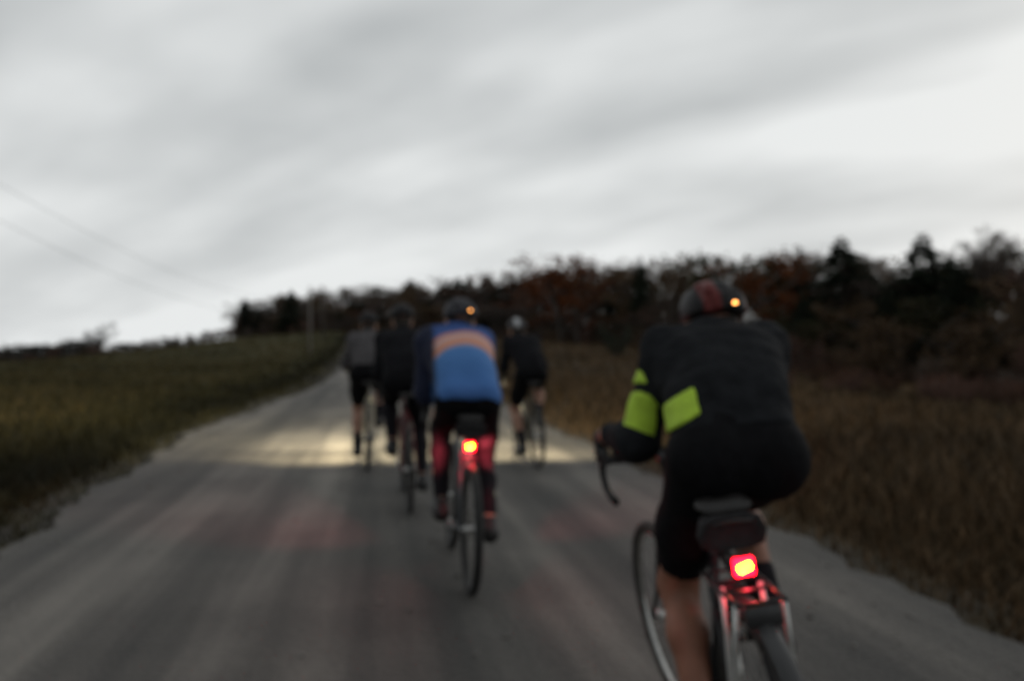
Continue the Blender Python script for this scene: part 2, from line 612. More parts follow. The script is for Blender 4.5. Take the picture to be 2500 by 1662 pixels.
def grid_mesh(name, xs, ys, zf, mat, smooth=True):
    X, Y = np.meshgrid(xs, ys, indexing='ij')
    Z = zf(X, Y)
    V = np.stack([X, Y, Z], -1).reshape(-1, 3)
    nx, ny = len(xs), len(ys)
    i, j = np.meshgrid(np.arange(nx - 1), np.arange(ny - 1), indexing='ij')
    a = (i * ny + j).ravel()
    F = np.stack([a, a + ny, a + ny + 1, a + 1], 1)
    return np_mesh(name, V, F, mat, smooth)


def ground_z(X, Y):
    z = land(X, Y)
    inside = np.clip((RH + 0.25 - np.abs(X)) / 0.3, 0, 1) * np.clip((132 - Y) / 4, 0, 1)
    return z - 0.09 * inside


gx = graded(-1400, 1400, -7, 7, 0.25, 1.09)
gy = graded(-200, 1600, -6, 30, 0.5, 1.05)
tag(mesh_obj('ground', grid_mesh('ground', gx, gy, ground_z, M['field'])), kind='structure')


def road_edge_noise(y, s):
    # the left edge swings out beyond the riders and back in
    off = np.interp(y, [-10, 4, 7, 13, 20, 29, 60], [.56, .56, .36, -.08, .32, .85, .9]) if s < 2 else -0.02
    return -off + 0.06 * np.sin(y * 0.9 + s) + 0.05 * np.sin(y * 2.3 + 2 * s) + 0.05 * np.sin(y * 5.1 + s * 3) + 0.04 * np.sin(y * 11.7 + s * 5)


def build_road():
    us = np.linspace(-1, 1, 47)
    ys = np.concatenate([np.arange(-10, 30, 0.25), np.arange(30, 130, 1.0)])
    U, Y = np.meshgrid(us, ys, indexing='ij')
    e = np.where(U < 0, road_edge_noise(Y, 1.0), road_edge_noise(Y, 4.2)) * np.abs(U) ** 3
    X = U * RH + np.sign(U) * e
    Z = land(0 * X, Y) + 0.004 + road_profile(np.clip(X, -RH, RH))
    Z = Z + 0.006 * np.sin(X * 7.1 + Y * 1.7) * np.sin(Y * 2.9 + X)
    V = np.stack([X, Y, Z], -1).reshape(-1, 3)
    nx, ny = len(us), len(ys)
    i, j = np.meshgrid(np.arange(nx - 1), np.arange(ny - 1), indexing='ij')
    a = (i * ny + j).ravel()
    F = np.stack([a, a + ny, a + ny + 1, a + 1], 1)
    tag(mesh_obj('gravel_road', np_mesh('gravel_road', V, F, M['gravel'], True)), kind='structure')


build_road()


def build_stones():
    # loose gravel: thicker along the edges and between the wheel tracks
    n = 5000
    y = 1.2 + 26 * rng.random(n) ** 1.8
    x = rng.uniform(-2.85, 2.85, n)
    keep = rng.random(n) < 0.18 + 0.82 * np.clip(np.maximum((np.abs(x) - 1.5) / 1.0, np.exp(-(x / 0.35) ** 2)), 0, 1)
    x, y = x[keep], y[keep]
    n = len(x)
    s = rng.uniform(0.003, 0.009, n) * (1 + 1.6 * (rng.random(n) > 0.9))
    z = land(0 * x, y) + 0.004 + road_profile(np.clip(x, -RH, RH)) + s * 0.25
    base = np.array([[1, 0, 0], [-1, 0, 0], [0, 1, 0], [0, -1, 0], [0, 0, .7], [0, 0, -.7]], float)
    fc = np.array([[0, 2, 4], [2, 1, 4], [1, 3, 4], [3, 0, 4], [2, 0, 5], [1, 2, 5], [3, 1, 5], [0, 3, 5]])
    jit = rng.uniform(0.6, 1.3, (n, 6, 1))
    a = rng.uniform(0, 6.28, n)
    P = base[None] * jit * s[:, None, None]
    c, sn = np.cos(a)[:, None], np.sin(a)[:, None]
    Q = np.stack([P[..., 0] * c - P[..., 1] * sn, P[..., 0] * sn + P[..., 1] * c, P[..., 2]], -1)
    Q += np.stack([x, y, z], -1)[:, None, :]
    F = (fc[None] + (np.arange(n) * 6)[:, None, None]).reshape(-1, 3)
    o = mesh_obj('loose_gravel', np_mesh('loose_gravel', Q.reshape(-1, 3), F, M['stone']))
    tag(o, 'loose grey stones scattered over the gravel road', 'gravel', kind='stuff')


build_stones()


def blades(name, x, y, h, w, lean, mat, label, cat, shade=1.0):
    n = len(x)
    z = ground_z(x, y) - 0.02
    a = rng.uniform(0, 6.28, n)
    t = rng.uniform(0, 6.28, n)
    dx, dy = np.cos(a) * w / 2, np.sin(a) * w / 2
    lx, ly = np.cos(t) * lean * h, np.sin(t) * lean * h
    V = np.empty((n, 5, 3))
    V[:, 0] = np.stack([x - dx, y - dy, z], 1)
    V[:, 1] = np.stack([x + dx, y + dy, z], 1)
    V[:, 2] = np.stack([x + dx * .75 + lx * .35, y + dy * .75 + ly * .35, z + h * .6], 1)
    V[:, 3] = np.stack([x - dx * .75 + lx * .35, y - dy * .75 + ly * .35, z + h * .6], 1)
    V[:, 4] = np.stack([x + lx, y + ly, z + h], 1)
    b = (np.arange(n) * 5)[:, None]
    quads = b + np.array([[0, 1, 2, 3]])
    tris = b + np.array([[3, 2, 4]])
    me = np_mesh(name, V.reshape(-1, 3), [quads, tris], mat)
    at = me.attributes.new('rnd', 'FLOAT', 'POINT')
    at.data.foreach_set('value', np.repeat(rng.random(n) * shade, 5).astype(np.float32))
    return tag(mesh_obj(name, me), label, cat, kind='stuff')


def scatter(n, side, dmin, dmax, pxlo, pxhi, power=1.0):
    """points spread evenly over what one sees of a field from the road, thinning with distance"""
    u = rng.random(n)
    d = dmin * (dmax / dmin) ** (u ** power)
    px = rng.uniform(pxlo, pxhi, n)
    xc = (px - 512) / FPX * d
    x = xc * CR[0] + d * CF[0]
    y = xc * CR[1] + d * CF[1]
    e = road_edge_noise(y, 1.0 if side < 0 else 4.2)
    lim = RH - 0.38 + e
    k = (x * side > lim)
    return x[k], y[k], d[k], (x * side - RH - e)[k]


def build_grass():
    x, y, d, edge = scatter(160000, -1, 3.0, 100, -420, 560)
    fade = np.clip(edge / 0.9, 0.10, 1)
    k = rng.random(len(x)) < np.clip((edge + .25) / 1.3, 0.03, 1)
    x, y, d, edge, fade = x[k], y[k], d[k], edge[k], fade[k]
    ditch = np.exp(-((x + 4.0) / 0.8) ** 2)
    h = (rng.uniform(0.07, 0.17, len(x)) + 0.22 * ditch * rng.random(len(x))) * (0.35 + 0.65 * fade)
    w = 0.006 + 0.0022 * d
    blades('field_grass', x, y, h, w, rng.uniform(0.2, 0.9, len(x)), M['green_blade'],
           'short olive green grass covering the field left of the road', 'grass', 1 - np.exp(-((x + 3.9) / 1.5) ** 2))  # blades darken towards the ditch: dark weeds, and lens vignette put into the colour
    x, y, d, edge = scatter(160000, 1, 1.8, 90, 380, 1500)
    k = rng.random(len(x)) < np.clip((edge + .25) / 1.3, 0.03, 1)
    x, y, d, edge = x[k], y[k], d[k], edge[k]
    h = (rng.uniform(0.09, 0.22, len(x)) + 0.18 * (rng.random(len(x)) > .88)) * np.clip(0.3 + edge * 0.45, 0.3, 1)
    w = 0.006 + 0.0020 * d
    blades('dry_grass', x, y, h, w, rng.uniform(0.15, 0.8, len(x)), M['dry_blade'],
           'long dry brown grass and weeds covering the slope right of the road', 'grass')


build_grass()


# ------------------------------------------------------------------ trees (unit height, scaled when planted)
def cards(P, D, L, Wd, seed):
    """leaf-sized bent faces at points P, pointing along D"""
    r = np.random.default_rng(seed)
    n = len(P)
    D = D / np.linalg.norm(D, axis=1, keepdims=True)
    up = r.normal(size=(n, 3))
    S = np.cross(D, up)
    S /= np.linalg.norm(S, axis=1, keepdims=True) + 1e-9
    L = np.asarray(L)[:, None]
    Wd = np.asarray(Wd)[:, None]
    N = np.cross(S, D)
    V = np.empty((n, 4, 3))
    V[:, 0] = P
    V[:, 1] = P + D * L * 0.5 + S * Wd * 0.5 + N * L * 0.08
    V[:, 2] = P + D * L - N * L * 0.05
    V[:, 3] = P + D * L * 0.5 - S * Wd * 0.5 + N * L * 0.08
    F = (np.arange(n) * 4)[:, None] + np.array([[0, 1, 2, 3]])
    return V.reshape(-1, 3), F


def conifer_meshes(seed, broad=0.2):
    r = np.random.default_rng(seed)
    rd = random.Random(seed)
    mb = MB()
    pts = [(rd.uniform(-.006, .006), rd.uniform(-.006, .006), z) for z in np.linspace(-0.03, 0.97, 8)]
    mb.tube(pts, list(np.linspace(0.017, 0.002, 8)), 6)
    P, D, L, W_ = [], [], [], []
    z = 0.09
    while z < 0.985:
        rad = broad * (1 - z) ** 0.60 * min(1, 0.22 + 3.2 * (1 - z)) * rd.uniform(0.86, 1.12) + 0.008
        if z < 0.2:
            rad *= 0.55 + 2.2 * (z - 0.02)
        nb = rd.randint(5, 8)
        a0 = rd.uniform(0, 6.28)
        for k in range(nb):
            if rd.random() < 0.10:
                continue
            a = a0 + 6.28 * k / nb + rd.uniform(-.35, .35)
            rb = rad * rd.uniform(0.6, 1.2)
            dr = rd.uniform(-0.30, 0.12)
            tip = Vector((math.cos(a) * rb, math.sin(a) * rb, z + dr * rb))
            mb.tube([(0, 0, z), tip], [0.003, 0.001], 3, cap=False)
            m = max(3, int(rb / 0.0060))
            for q in range(m):
                t = (q + rd.random()) / m
                p = Vector((0, 0, z)).lerp(tip, 0.12 + 0.88 * t)
                for s in (-1, 1):
                    aa = a + s * rd.uniform(0.3, 1.2)
                    P.append((p.x, p.y, p.z + rd.uniform(-.006, .006)))
                    D.append((math.cos(aa), math.sin(aa), rd.uniform(-.55, .25)))
                    L.append(rd.uniform(0.022, 0.05) * (1.1 - 0.5 * t) * min(1, .45 + 3 * (1 - z)))
                    W_.append(rd.uniform(0.010, 0.019) * min(1, .5 + 3 * (1 - z)))
        z += rd.uniform(0.016, 0.029)
    V, F = cards(np.array(P), np.array(D), L, W_, seed)
    return mb.mesh('conifer_trunk', M['bark']), np_mesh('conifer_crown', V, F, M['conifer'])


def branching(seed, depth, spread, up, first=0.3, trunk_r=0.016, lean=0.04):
    """a bare branching frame; returns tube builder and the list of twig segments"""
    rd = random.Random(seed)
    mb = MB()
    tips = []

    def grow(p, d, length, rad, level):
        q = p
        segs = 3 if level < 2 else 2
        pts = [p]
        rr = [rad]
        for i in range(segs):
            d = (d + Vector((rd.uniform(-1, 1), rd.uniform(-1, 1), rd.uniform(-.5, .9) * up)) * 0.14).normalized()
            q = q + d * length / segs
            pts.append(q)
            rr.append(rad * (1 - 0.42 * (i + 1) / segs))
        if level < depth:
            mb.tube(pts, rr, 5 if level == 0 else 3, cap=False)
        tips.append((level, pts))
        if level >= depth:
            return
        n = rd.randint(3, 4) if level else rd.randint(5, 7)
        for k in range(n):
            t = rd.uniform(0.35, 1.0) if level else (first + (1 - first) * (k + rd.random()) / n)
            i = min(int(t * segs), segs - 1)
            b = pts[i].lerp(pts[i + 1], t * segs - i)
            a = rd.uniform(0, 6.28)
            side = Vector((math.cos(a), math.sin(a), 0))
            nd = (d * (1 - spread) + side * spread + Vector((0, 0, up * 0.35))).normalized()
            grow(b, nd, length * rd.uniform(0.5, 0.72) * (1 - 0.25 * t if level == 0 else 1), rad * rd.uniform(0.45, 0.62), level + 1)

    grow(Vector((0, 0, -0.03)), Vector((rd.uniform(-lean, lean), rd.uniform(-lean, lean), 1)), 0.60, trunk_r, 0)
    return mb, tips


def fit_height(*meshes):
    top = max(max(v.co.z for v in me.vertices) for me in meshes)
    for me in meshes:
        me.transform(Matrix.Scale(1 / top, 4))
        me.update()


def bare_meshes(seed, mat='twig', spread=0.62):
    mb, tips = branching(seed, 4, spread, 0.75, trunk_r=0.015)
    r = random.Random(seed + 5)
    P, D, L, W_ = [], [], [], []
    for lev, pts in tips:
        if lev < 2:
            continue
        for i in range(len(pts) - 1):
            for _ in range(2 if lev == 4 else 1):
                p = pts[i].lerp(pts[i + 1], r.random())
                d = (pts[i + 1] - pts[i]).normalized() + Vector((r.uniform(-.8, .8), r.uniform(-.8, .8), r.uniform(-.2, .7)))
                P.append(p); D.append(d); L.append(r.uniform(.035, .08)); W_.append(r.uniform(.0035, .0075))
        if lev == 4:
            P.append(pts[0]); D.append(pts[-1] - pts[0]); L.append((pts[-1] - pts[0]).length); W_.append(.005)
    V, F = cards(np.array(P), np.array(D), L, W_, seed)
    a, b = mb.mesh('bare_tree_trunk', M['bark']), np_mesh('bare_tree_crown', V, F, M[mat])
    fit_height(a, b)
    return a, b


def leafy_meshes(seed, mat, dens=11, spread=0.66, leaf=0.034, first=0.26):
    mb, tips = branching(seed, 3, spread, 0.55, first=first, trunk_r=0.019)
    r = random.Random(seed + 9)
    P, D, L, W_ = [], [], [], []
    for lev, pts in tips:
        if lev < 2:
            continue
        if r.random() < 0.08:
            continue
        nn = dens if lev == 3 else dens // 2
        for _ in range(nn):
            i = r.randrange(len(pts) - 1)
            p = pts[i].lerp(pts[i + 1], r.random()) + Vector((r.gauss(0, .022), r.gauss(0, .022), r.gauss(0, .018)))
            P.append(p); D.append((r.gauss(0, 1), r.gauss(0, 1), r.gauss(-.2, .8)))
            L.append(r.uniform(.6, 1.3) * leaf); W_.append(r.uniform(.4, .8) * leaf)
    V, F = cards(np.array(P), np.array(D), L, W_, seed)
    a, b = mb.mesh('leafy_tree_trunk', M['bark']), np_mesh('leafy_tree_crown', V, F, M[mat])
    fit_height(a, b)
    return a, b


def shrub_meshes(seed, mat, leafy):
    rd = random.Random(seed)
    mb = MB()
    P, D, L, W_ = [], [], [], []
    for k in range(16):
        a = rd.uniform(0, 6.28)
        s = rd.uniform(0.15, 0.62)
        tip = Vector((math.cos(a) * s, math.sin(a) * s, rd.uniform(0.55, 1.0)))
        b = Vector((math.cos(a) * .06, math.sin(a) * .06, -0.05))
        mid = b.lerp(tip, 0.5) + Vector((rd.uniform(-.06, .06), rd.uniform(-.06, .06), .05))
        mb.tube([b, mid, tip], [.016, .010, .003], 3, cap=False)
        for q in range(46):
            t = rd.uniform(0.12, 1.0)
            p = (b.lerp(mid, t * 2) if t < .5 else mid.lerp(tip, t * 2 - 1)) + Vector((rd.gauss(0, .055), rd.gauss(0, .055), rd.gauss(0, .04)))
            P.append(p)
            D.append((rd.gauss(0, .7) + math.cos(a) * .4, rd.gauss(0, .7) + math.sin(a) * .4, rd.uniform(-.1, 1.0)))
            if leafy:
                L.append(rd.uniform(.05, .10)); W_.append(rd.uniform(.03, .06))
            else:
                L.append(rd.uniform(.10, .24)); W_.append(rd.uniform(.012, .026))
    V, F = cards(np.array(P), np.array(D), L, W_, seed)
    return mb.mesh('shrub_stems', M['bark']), np_mesh('shrub_crown', V, F, M[mat])


KINDS = {
    'conifer': [conifer_meshes(11, .21), conifer_meshes(12, .29), conifer_meshes(13, .18)],
    'bare': [bare_meshes(21), bare_meshes(22), bare_meshes(23, spread=.55), bare_meshes(24, 'twig_red')],
    'rust': [leafy_meshes(31, 'rust', 13), leafy_meshes(32, 'rust', 10)],
    'oak': [leafy_meshes(41, 'oak', 11), leafy_meshes(42, 'oak', 13)],
    'olive': [leafy_meshes(51, 'olive', 12)],
    'far': [leafy_meshes(61, 'far_leaf', 8, leaf=.05), leafy_meshes(62, 'far_leaf', 10, leaf=.05, first=.15)],
    'farbare': [bare_meshes(63, 'far_leaf')],
    'shrub': [shrub_meshes(71, 'twig', False), shrub_meshes(72, 'twig_red', False), shrub_meshes(73, 'oak', True)],
    'weed': [shrub_meshes(75, 'weed_red', True), shrub_meshes(76, 'twig_red', False)],
    'bush': [shrub_meshes(74, 'conifer', True)],
}
NAMES = {'conifer': 'conifer_tree', 'bare': 'bare_tree', 'rust': 'rust_leaved_tree', 'oak': 'brown_leaved_tree',
         'olive': 'olive_tree_of_the_wood', 'far': 'far_tree', 'farbare': 'far_bare_tree', 'shrub': 'bare_shrub', 'weed': 'reddish_shrub', 'bush': 'evergreen_bush'}
NAMES['olive'] = 'dull_green_tree'


def plant(kind, px, d, h, width, label, cat, group=None, variant=None):
    x, y = plan(px, d)
    z = float(ground_z(np.array(x), np.array(y)))
    v = KINDS[kind][variant if variant is not None else random.randrange(len(KINDS[kind]))]
    t = empty(NAMES[kind], (x, y, z - 0.02 * h), (random.uniform(-.03, .03), random.uniform(-.03, .03), random.uniform(0, 6.28)))
    t.scale = (h * width, h * width, h)
    tag(t, label, cat, group)
    a = mesh_obj('stems' if kind in ('shrub', 'weed', 'bush') else 'trunk', v[0], t)
    b = mesh_obj('crown', v[1], t)
    return t


SKY_PX = np.array([225, 236, 262, 300, 350, 400, 470, 520, 545, 600, 640, 700, 740, 775, 800, 850, 890, 940, 975, 1024, 1120], float)
SKY_Y = np.array([322, 300, 292, 289, 284, 277, 271, 268, 260, 257, 253, 253, 247, 248, 249, 247, 246, 248, 250, 250, 250], float)
BASE_PX, BASE_D = PXS, DB

# distinctive trees on the skyline first
for (px, d, ytop, kind, w, var, lab) in [
    (290, 112, 287, 'conifer', 1.35, 1, 'dark conifer poking above the low left end of the wood, beside the poles'),
    (246, 112, 296, 'conifer', 1.2, 0, 'small dark conifer at the very left end of the wood'),
    (562, 80, 246, 'rust', 1.35, 0, 'tall rust orange tree on the skyline above the rider in pale-striped helmet'),
    (580, 78, 256, 'rust', 1.3, 1, 'wide rust brown tree just right of the tall rust orange tree'),
    (542, 88, 270, 'rust', 1.1, 1, 'smaller rust brown tree just left of the tall rust orange tree'),
    (774, 50, 243, 'rust', 1.1, 0, 'orange brown round tree on the skyline right of the black jacket rider'),
    (736, 58, 242, 'olive', 1.0, 0, 'dull green tree on the skyline above the black jacket rider'),
    (846, 47, 230, 'conifer', 1.55, 1, 'tall broad dark conifer on the right skyline, left of the other tall one'),
    (922, 44, 227, 'conifer', 1.5, 1, 'tallest broad dark conifer, near the right edge of the skyline'),
    (965, 41, 262, 'conifer', 1.7, 1, 'wide dark conifer standing below the tall bare trees at the right edge'),
    (893, 44, 278, 'conifer', 1.6, 0, 'low wide dark conifer between the two tall conifers on the right'),
    (805, 45, 288, 'conifer', 1.5, 2, 'low dark conifer in front of the wood, left of the tall broad one'),
    (640, 72, 253, 'conifer', 0.9, 2, 'slim dark conifer on the skyline between the orange and the dull green trees'),
    (800, 56, 243, 'conifer', 0.8, 2, 'slim dark conifer on the skyline just right of the orange brown tree'),
    (978, 50, 226, 'bare', 0.85, 2, 'tall thin bare tree at the right edge, leftmost of three'),
    (992, 51, 222, 'bare', 0.8, 0, 'tall thin bare tree at the right edge, middle of three'),
    (1006, 50, 217, 'bare', 0.85, 1, 'tall thin bare tree at the right edge, rightmost of three'),
]:
    x, y = plan(px, d)
    h = z_at(ytop, d) - float(ground_z(np.array(x), np.array(y)))
    plant(kind, px, d, h, w, lab, 'tree', variant=var)

# the wood: rows one behind another, lowest in front
LOOK = {'conifer': ('dark green conifer', 'conifers'), 'bare': ('bare grey brown tree', 'bare trees'), 'rust': ('rust leaved tree', 'rust leaved trees'),
        'oak': ('brown leaved tree', 'brown leaved trees'), 'olive': ('dull green leafy tree', 'dull green trees')}


def wood_label(kind, px, row):
    zone = ('by the utility poles' if px < 420 else 'behind the blue jersey rider' if px < 545 else 'left of black jacket rider' if px < 690
            else 'behind the black jacket rider' if px < 800 else 'at the right edge')
    where = 'in the front rank' if row == 0 else 'in the middle' if row < 3 else 'on the skyline'
    return LOOK[kind][0] + ' ' + where + ' of the wood ' + zone, LOOK[kind][1] + ' ' + where + ' of the wood ' + zone


def kind_at(px):
    r = random.random()
    if 425 < px < 515:
        return 'conifer' if r < .6 else ('bare' if r < .85 else 'oak')
    if px < 300:
        return 'conifer' if r < .25 else ('oak' if r < .55 else 'bare')
    if 535 < px < 600:
        return 'rust' if r < .4 else ('bare' if r < .8 else 'oak')
    if px > 780:
        return 'conifer' if r < .22 else ('oak' if r < .50 else ('bare' if r < .86 else 'olive'))
    return 'conifer' if r < .16 else ('oak' if r < .46 else ('bare' if r < .84 else ('rust' if r < .90 else 'olive')))


for row, (dd, frac, jit) in enumerate([(2, .45, .14), (7, .62, .14), (13, .80, .12), (20, .93, .10), (28, 1.0, .07)]):
    px = 238.0 + row * 2
    while px < 1085:
        db = float(np.interp(px, BASE_PX, BASE_D))
        d = db + dd * (0.5 + 0.5 * db / 100) * random.uniform(.85, 1.15)
        x, y = plan(px, d)
        g = float(ground_z(np.array(x), np.array(y)))
        full = z_at(float(np.interp(px, SKY_PX, SKY_Y)), d) - g
        h = full * (frac + random.uniform(-jit, jit * .7))
        k = kind_at(px)
        if row == 4 and k == 'conifer':
            h *= .96
        lab, grp = wood_label(k, px, row)
        plant(k, px, d, h, random.uniform(1.1, 1.6) * (1.25 if px < 560 else 1) * (1.1 if k == 'conifer' else 1.05), lab, 'tree', grp)
        px += max(h * 0.42 / d * FPX, 9) * random.uniform(.6, 1.1)

def shrub_label(px):
    zone = ('by the utility poles' if px < 420 else 'behind the blue jersey rider' if px < 545 else 'left of the black jacket rider' if px < 650
            else 'behind the black jacket rider' if px < 780 else 'right of the black jacket rider' if px < 900 else 'at the right edge')
    return 'bare brown shrub along the foot of the wood ' + zone, 'shrub', 'shrubs along the foot of the wood ' + zone


# shrubs along the foot of the wood and in the rough ground on the right
px = 232.0
while px < 1100:
    db = float(np.interp(px, BASE_PX, BASE_D))
    for _ in range(2 if px > 600 else 1):
        d = db * random.uniform(.93, 1.03)
        h = random.uniform(1.0, 2.1) * (1.0 if px > 600 else .85)
        plant('shrub', px + random.uniform(-6, 6), d, h, random.uniform(.8, 1.2), *shrub_label(px))
    px += 1.15 / db * FPX * random.uniform(.8, 1.6)
for i in range(44):
    px = random.uniform(735, 1090)
    db = float(np.interp(px, BASE_PX, BASE_D))
    d = db * random.uniform(.62, .93)
    plant('weed', px, d, random.uniform(.5, .95), random.uniform(.9, 1.5), 'low reddish brown shrub in the rough ground ' + ('just right of the black jacket rider' if px < 850 else 'near the right edge'), 'shrub',
          'low shrubs in the rough ground ' + ('just right of the black jacket rider' if px < 850 else 'near the right edge'))
plant('bush', 616, 52, 2.3, .95, 'small dark evergreen bush alone in the field before the wood', 'bush')



def build_undergrowth():
    n = 70000
    px = rng.uniform(236, 1120, n)
    db = np.interp(px, BASE_PX, BASE_D)
    d = db + rng.uniform(-1, 30, n) * (0.5 + 0.5 * db / 100)
    xc = (px - 512) / FPX * d
    x = xc * CR[0] + d * CF[0]
    y = xc * CR[1] + d * CF[1]
    top = (1.5 + 0.9 * np.sin(x * .9) * np.sin(y * .7 + 1) + 0.5 * np.sin(x * 2.1 + y)) * np.clip((d - db + 2) / 8, .35, 1.3)
    z = ground_z(x, y) + rng.random(n) * np.maximum(top, .4)
    D = np.stack([rng.normal(0, .6, n), rng.normal(0, .6, n), rng.uniform(.0, 1.2, n)], 1)
    V, F = cards(np.stack([x, y, z], 1), D, rng.uniform(.35, .9, n), rng.uniform(.06, .16, n), 5)
    tag(mesh_obj('undergrowth', np_mesh('undergrowth', V, F, M['under'])), 'tangle of brown brush filling the floor of the wood', 'undergrowth', kind='stuff')


build_undergrowth()

# the far hedgerow left, down behind the field's edge
px = -60.0
while px < 250:
    for _ in range(2):
        d = random.uniform(118, 175)
        x, y = plan(px, d)
        g = float(ground_z(np.array(x), np.array(y)))
        top = float(np.interp(px, [-60, 0, 20, 60, 95, 100, 150, 200, 250], [345, 344, 343, 340, 338, 343, 338, 334, 326])) + random.uniform(-3, 5)
        h = z_at(top, d) - g
        plant('far' if random.random() < .7 else 'farbare', px + random.uniform(-4, 4), d, h, random.uniform(.8, 1.25),
              'far grey tree in the hedgerow behind the left field', 'tree', 'far trees behind the left field')
    px += random.uniform(5, 11)
for (px, d, ytop, lab) in [(105, 122, 320, 'tall bare tree standing out of the far hedgerow on the left'), (88, 126, 327, 'second tallest bare tree of the far hedgerow on the left')]:
    x, y = plan(px, d)
    plant('farbare', px, d, z_at(ytop, d) - float(ground_z(np.array(x), np.array(y))), 1.0, lab, 'tree')
px = -40.0
while px < 236:
    db = float(np.interp(px, BASE_PX, BASE_D))
    plant('shrub', px, db * random.uniform(.97, 1.06), random.uniform(.7, 1.5), random.uniform(1, 1.6), 'low brown shrub along the far edge of the left field', 'shrub', 'shrubs along the left field edge')
    px += random.uniform(7, 15)


# ------------------------------------------------------------------ power line
def cross_arm_pole(px, d, top_z, label, mat, arms, r=0.13):
    x, y = plan(px, d)
    g = float(ground_z(np.array(x), np.array(y)))
    p = empty('utility_pole', (x, y, g), (0, 0, -YAW))
    H = top_z - g
    mb = MB()
    mb.tube([(0, 0, -.4), (0, 0, H * .5), (0, 0, H)], [r, r * .88, r * .74], 12)
    mb.build('shaft', mat, p)
    for k, az in enumerate(arms):
        zz = az - g
        MB().box((0, -.14, zz), (1.5, .09, .12), bevel=.012).build('crossarm', mat, p, False)
        for s in (-.62, .62):
            MB().tube([(s, -.14, zz + .06), (s, -.14, zz + .12), (s, -.14, zz + .14), (s, -.14, zz + .20)], [.02, .02, .05, .035], 8).build('insulator', M['insulator'], p)
    return tag(p, label, 'utility pole', 'utility poles along the left field')


cross_arm_pole(310, 62, z_at(286, 62), 'pale weathered utility pole at the left end of the wood, nearer of two', M['pole_wood'], [], .09)
XL = -20.0                                   # the line runs parallel to the view, left of the road


def line_px(d):
    return 512 + XL / d * FPX


cross_arm_pole(line_px(84.6), 84.6, 7.9, 'thin darker utility pole behind the pale one, farther of two', M['pole_dark'], [5.6, 7.0], .11)
cross_arm_pole(line_px(20.0), 20.0, 10.6, 'near utility pole on the left carrying the two wires', M['pole_dark'], [8.5, 9.95], .14)
for k, (dz, lab) in enumerate([(0.0, 'lower thin overhead wire crossing the sky at the left'), (1.42, 'upper thin overhead wire crossing the sky at the left')]):
    mb = MB()
    pts = []
    for i in range(41):
        d = 20 + 64.6 * i / 40
        x, y = plan(line_px(d), d)
        pts.append((x, y, 3.9 + .0029 * (d - 60) ** 2 + dz))
    mb.tube(pts, .009, 5)
    tag(mb.build('overhead_wire', M['wire']), lab, 'wire', 'overhead wires at the left')


# ------------------------------------------------------------------ implicit surfaces for riders and helmets
def rc(a, b, ra, rb, flat=False):
    return ('cone', np.array(a, float), np.array(b, float), ra, rb, flat)


def ell(c, r):
    return ('ell', np.array(c, float), np.array(r, float))


def prim_box(p):
    if p[0] == 'cone':
        m = max(p[3], p[4])
        return np.minimum(p[1], p[2]) - m, np.maximum(p[1], p[2]) + m
    return p[1] - p[2], p[1] + p[2]


def prim_d(p, X, Y, Z):
    if p[0] == 'cone':
        _, a, b, ra, rb, flat = p
        ba = b - a
        L2 = float(ba @ ba)
        t0 = ((X - a[0]) * ba[0] + (Y - a[1]) * ba[1] + (Z - a[2]) * ba[2]) / L2
        t = np.clip(t0, 0, 1)
        dx, dy, dz = X - a[0] - t * ba[0], Y - a[1] - t * ba[1], Z - a[2] - t * ba[2]
        d = np.sqrt(dx * dx + dy * dy + dz * dz) - (ra + t * (rb - ra))
        if flat:
            d = np.maximum(d, (t0 - 1) * math.sqrt(L2))
        return d
    _, c, r = p
    k = np.sqrt(((X - c[0]) / r[0]) ** 2 + ((Y - c[1]) / r[1]) ** 2 + ((Z - c[2]) / r[2]) ** 2)
    return (k - 1) * min(r)


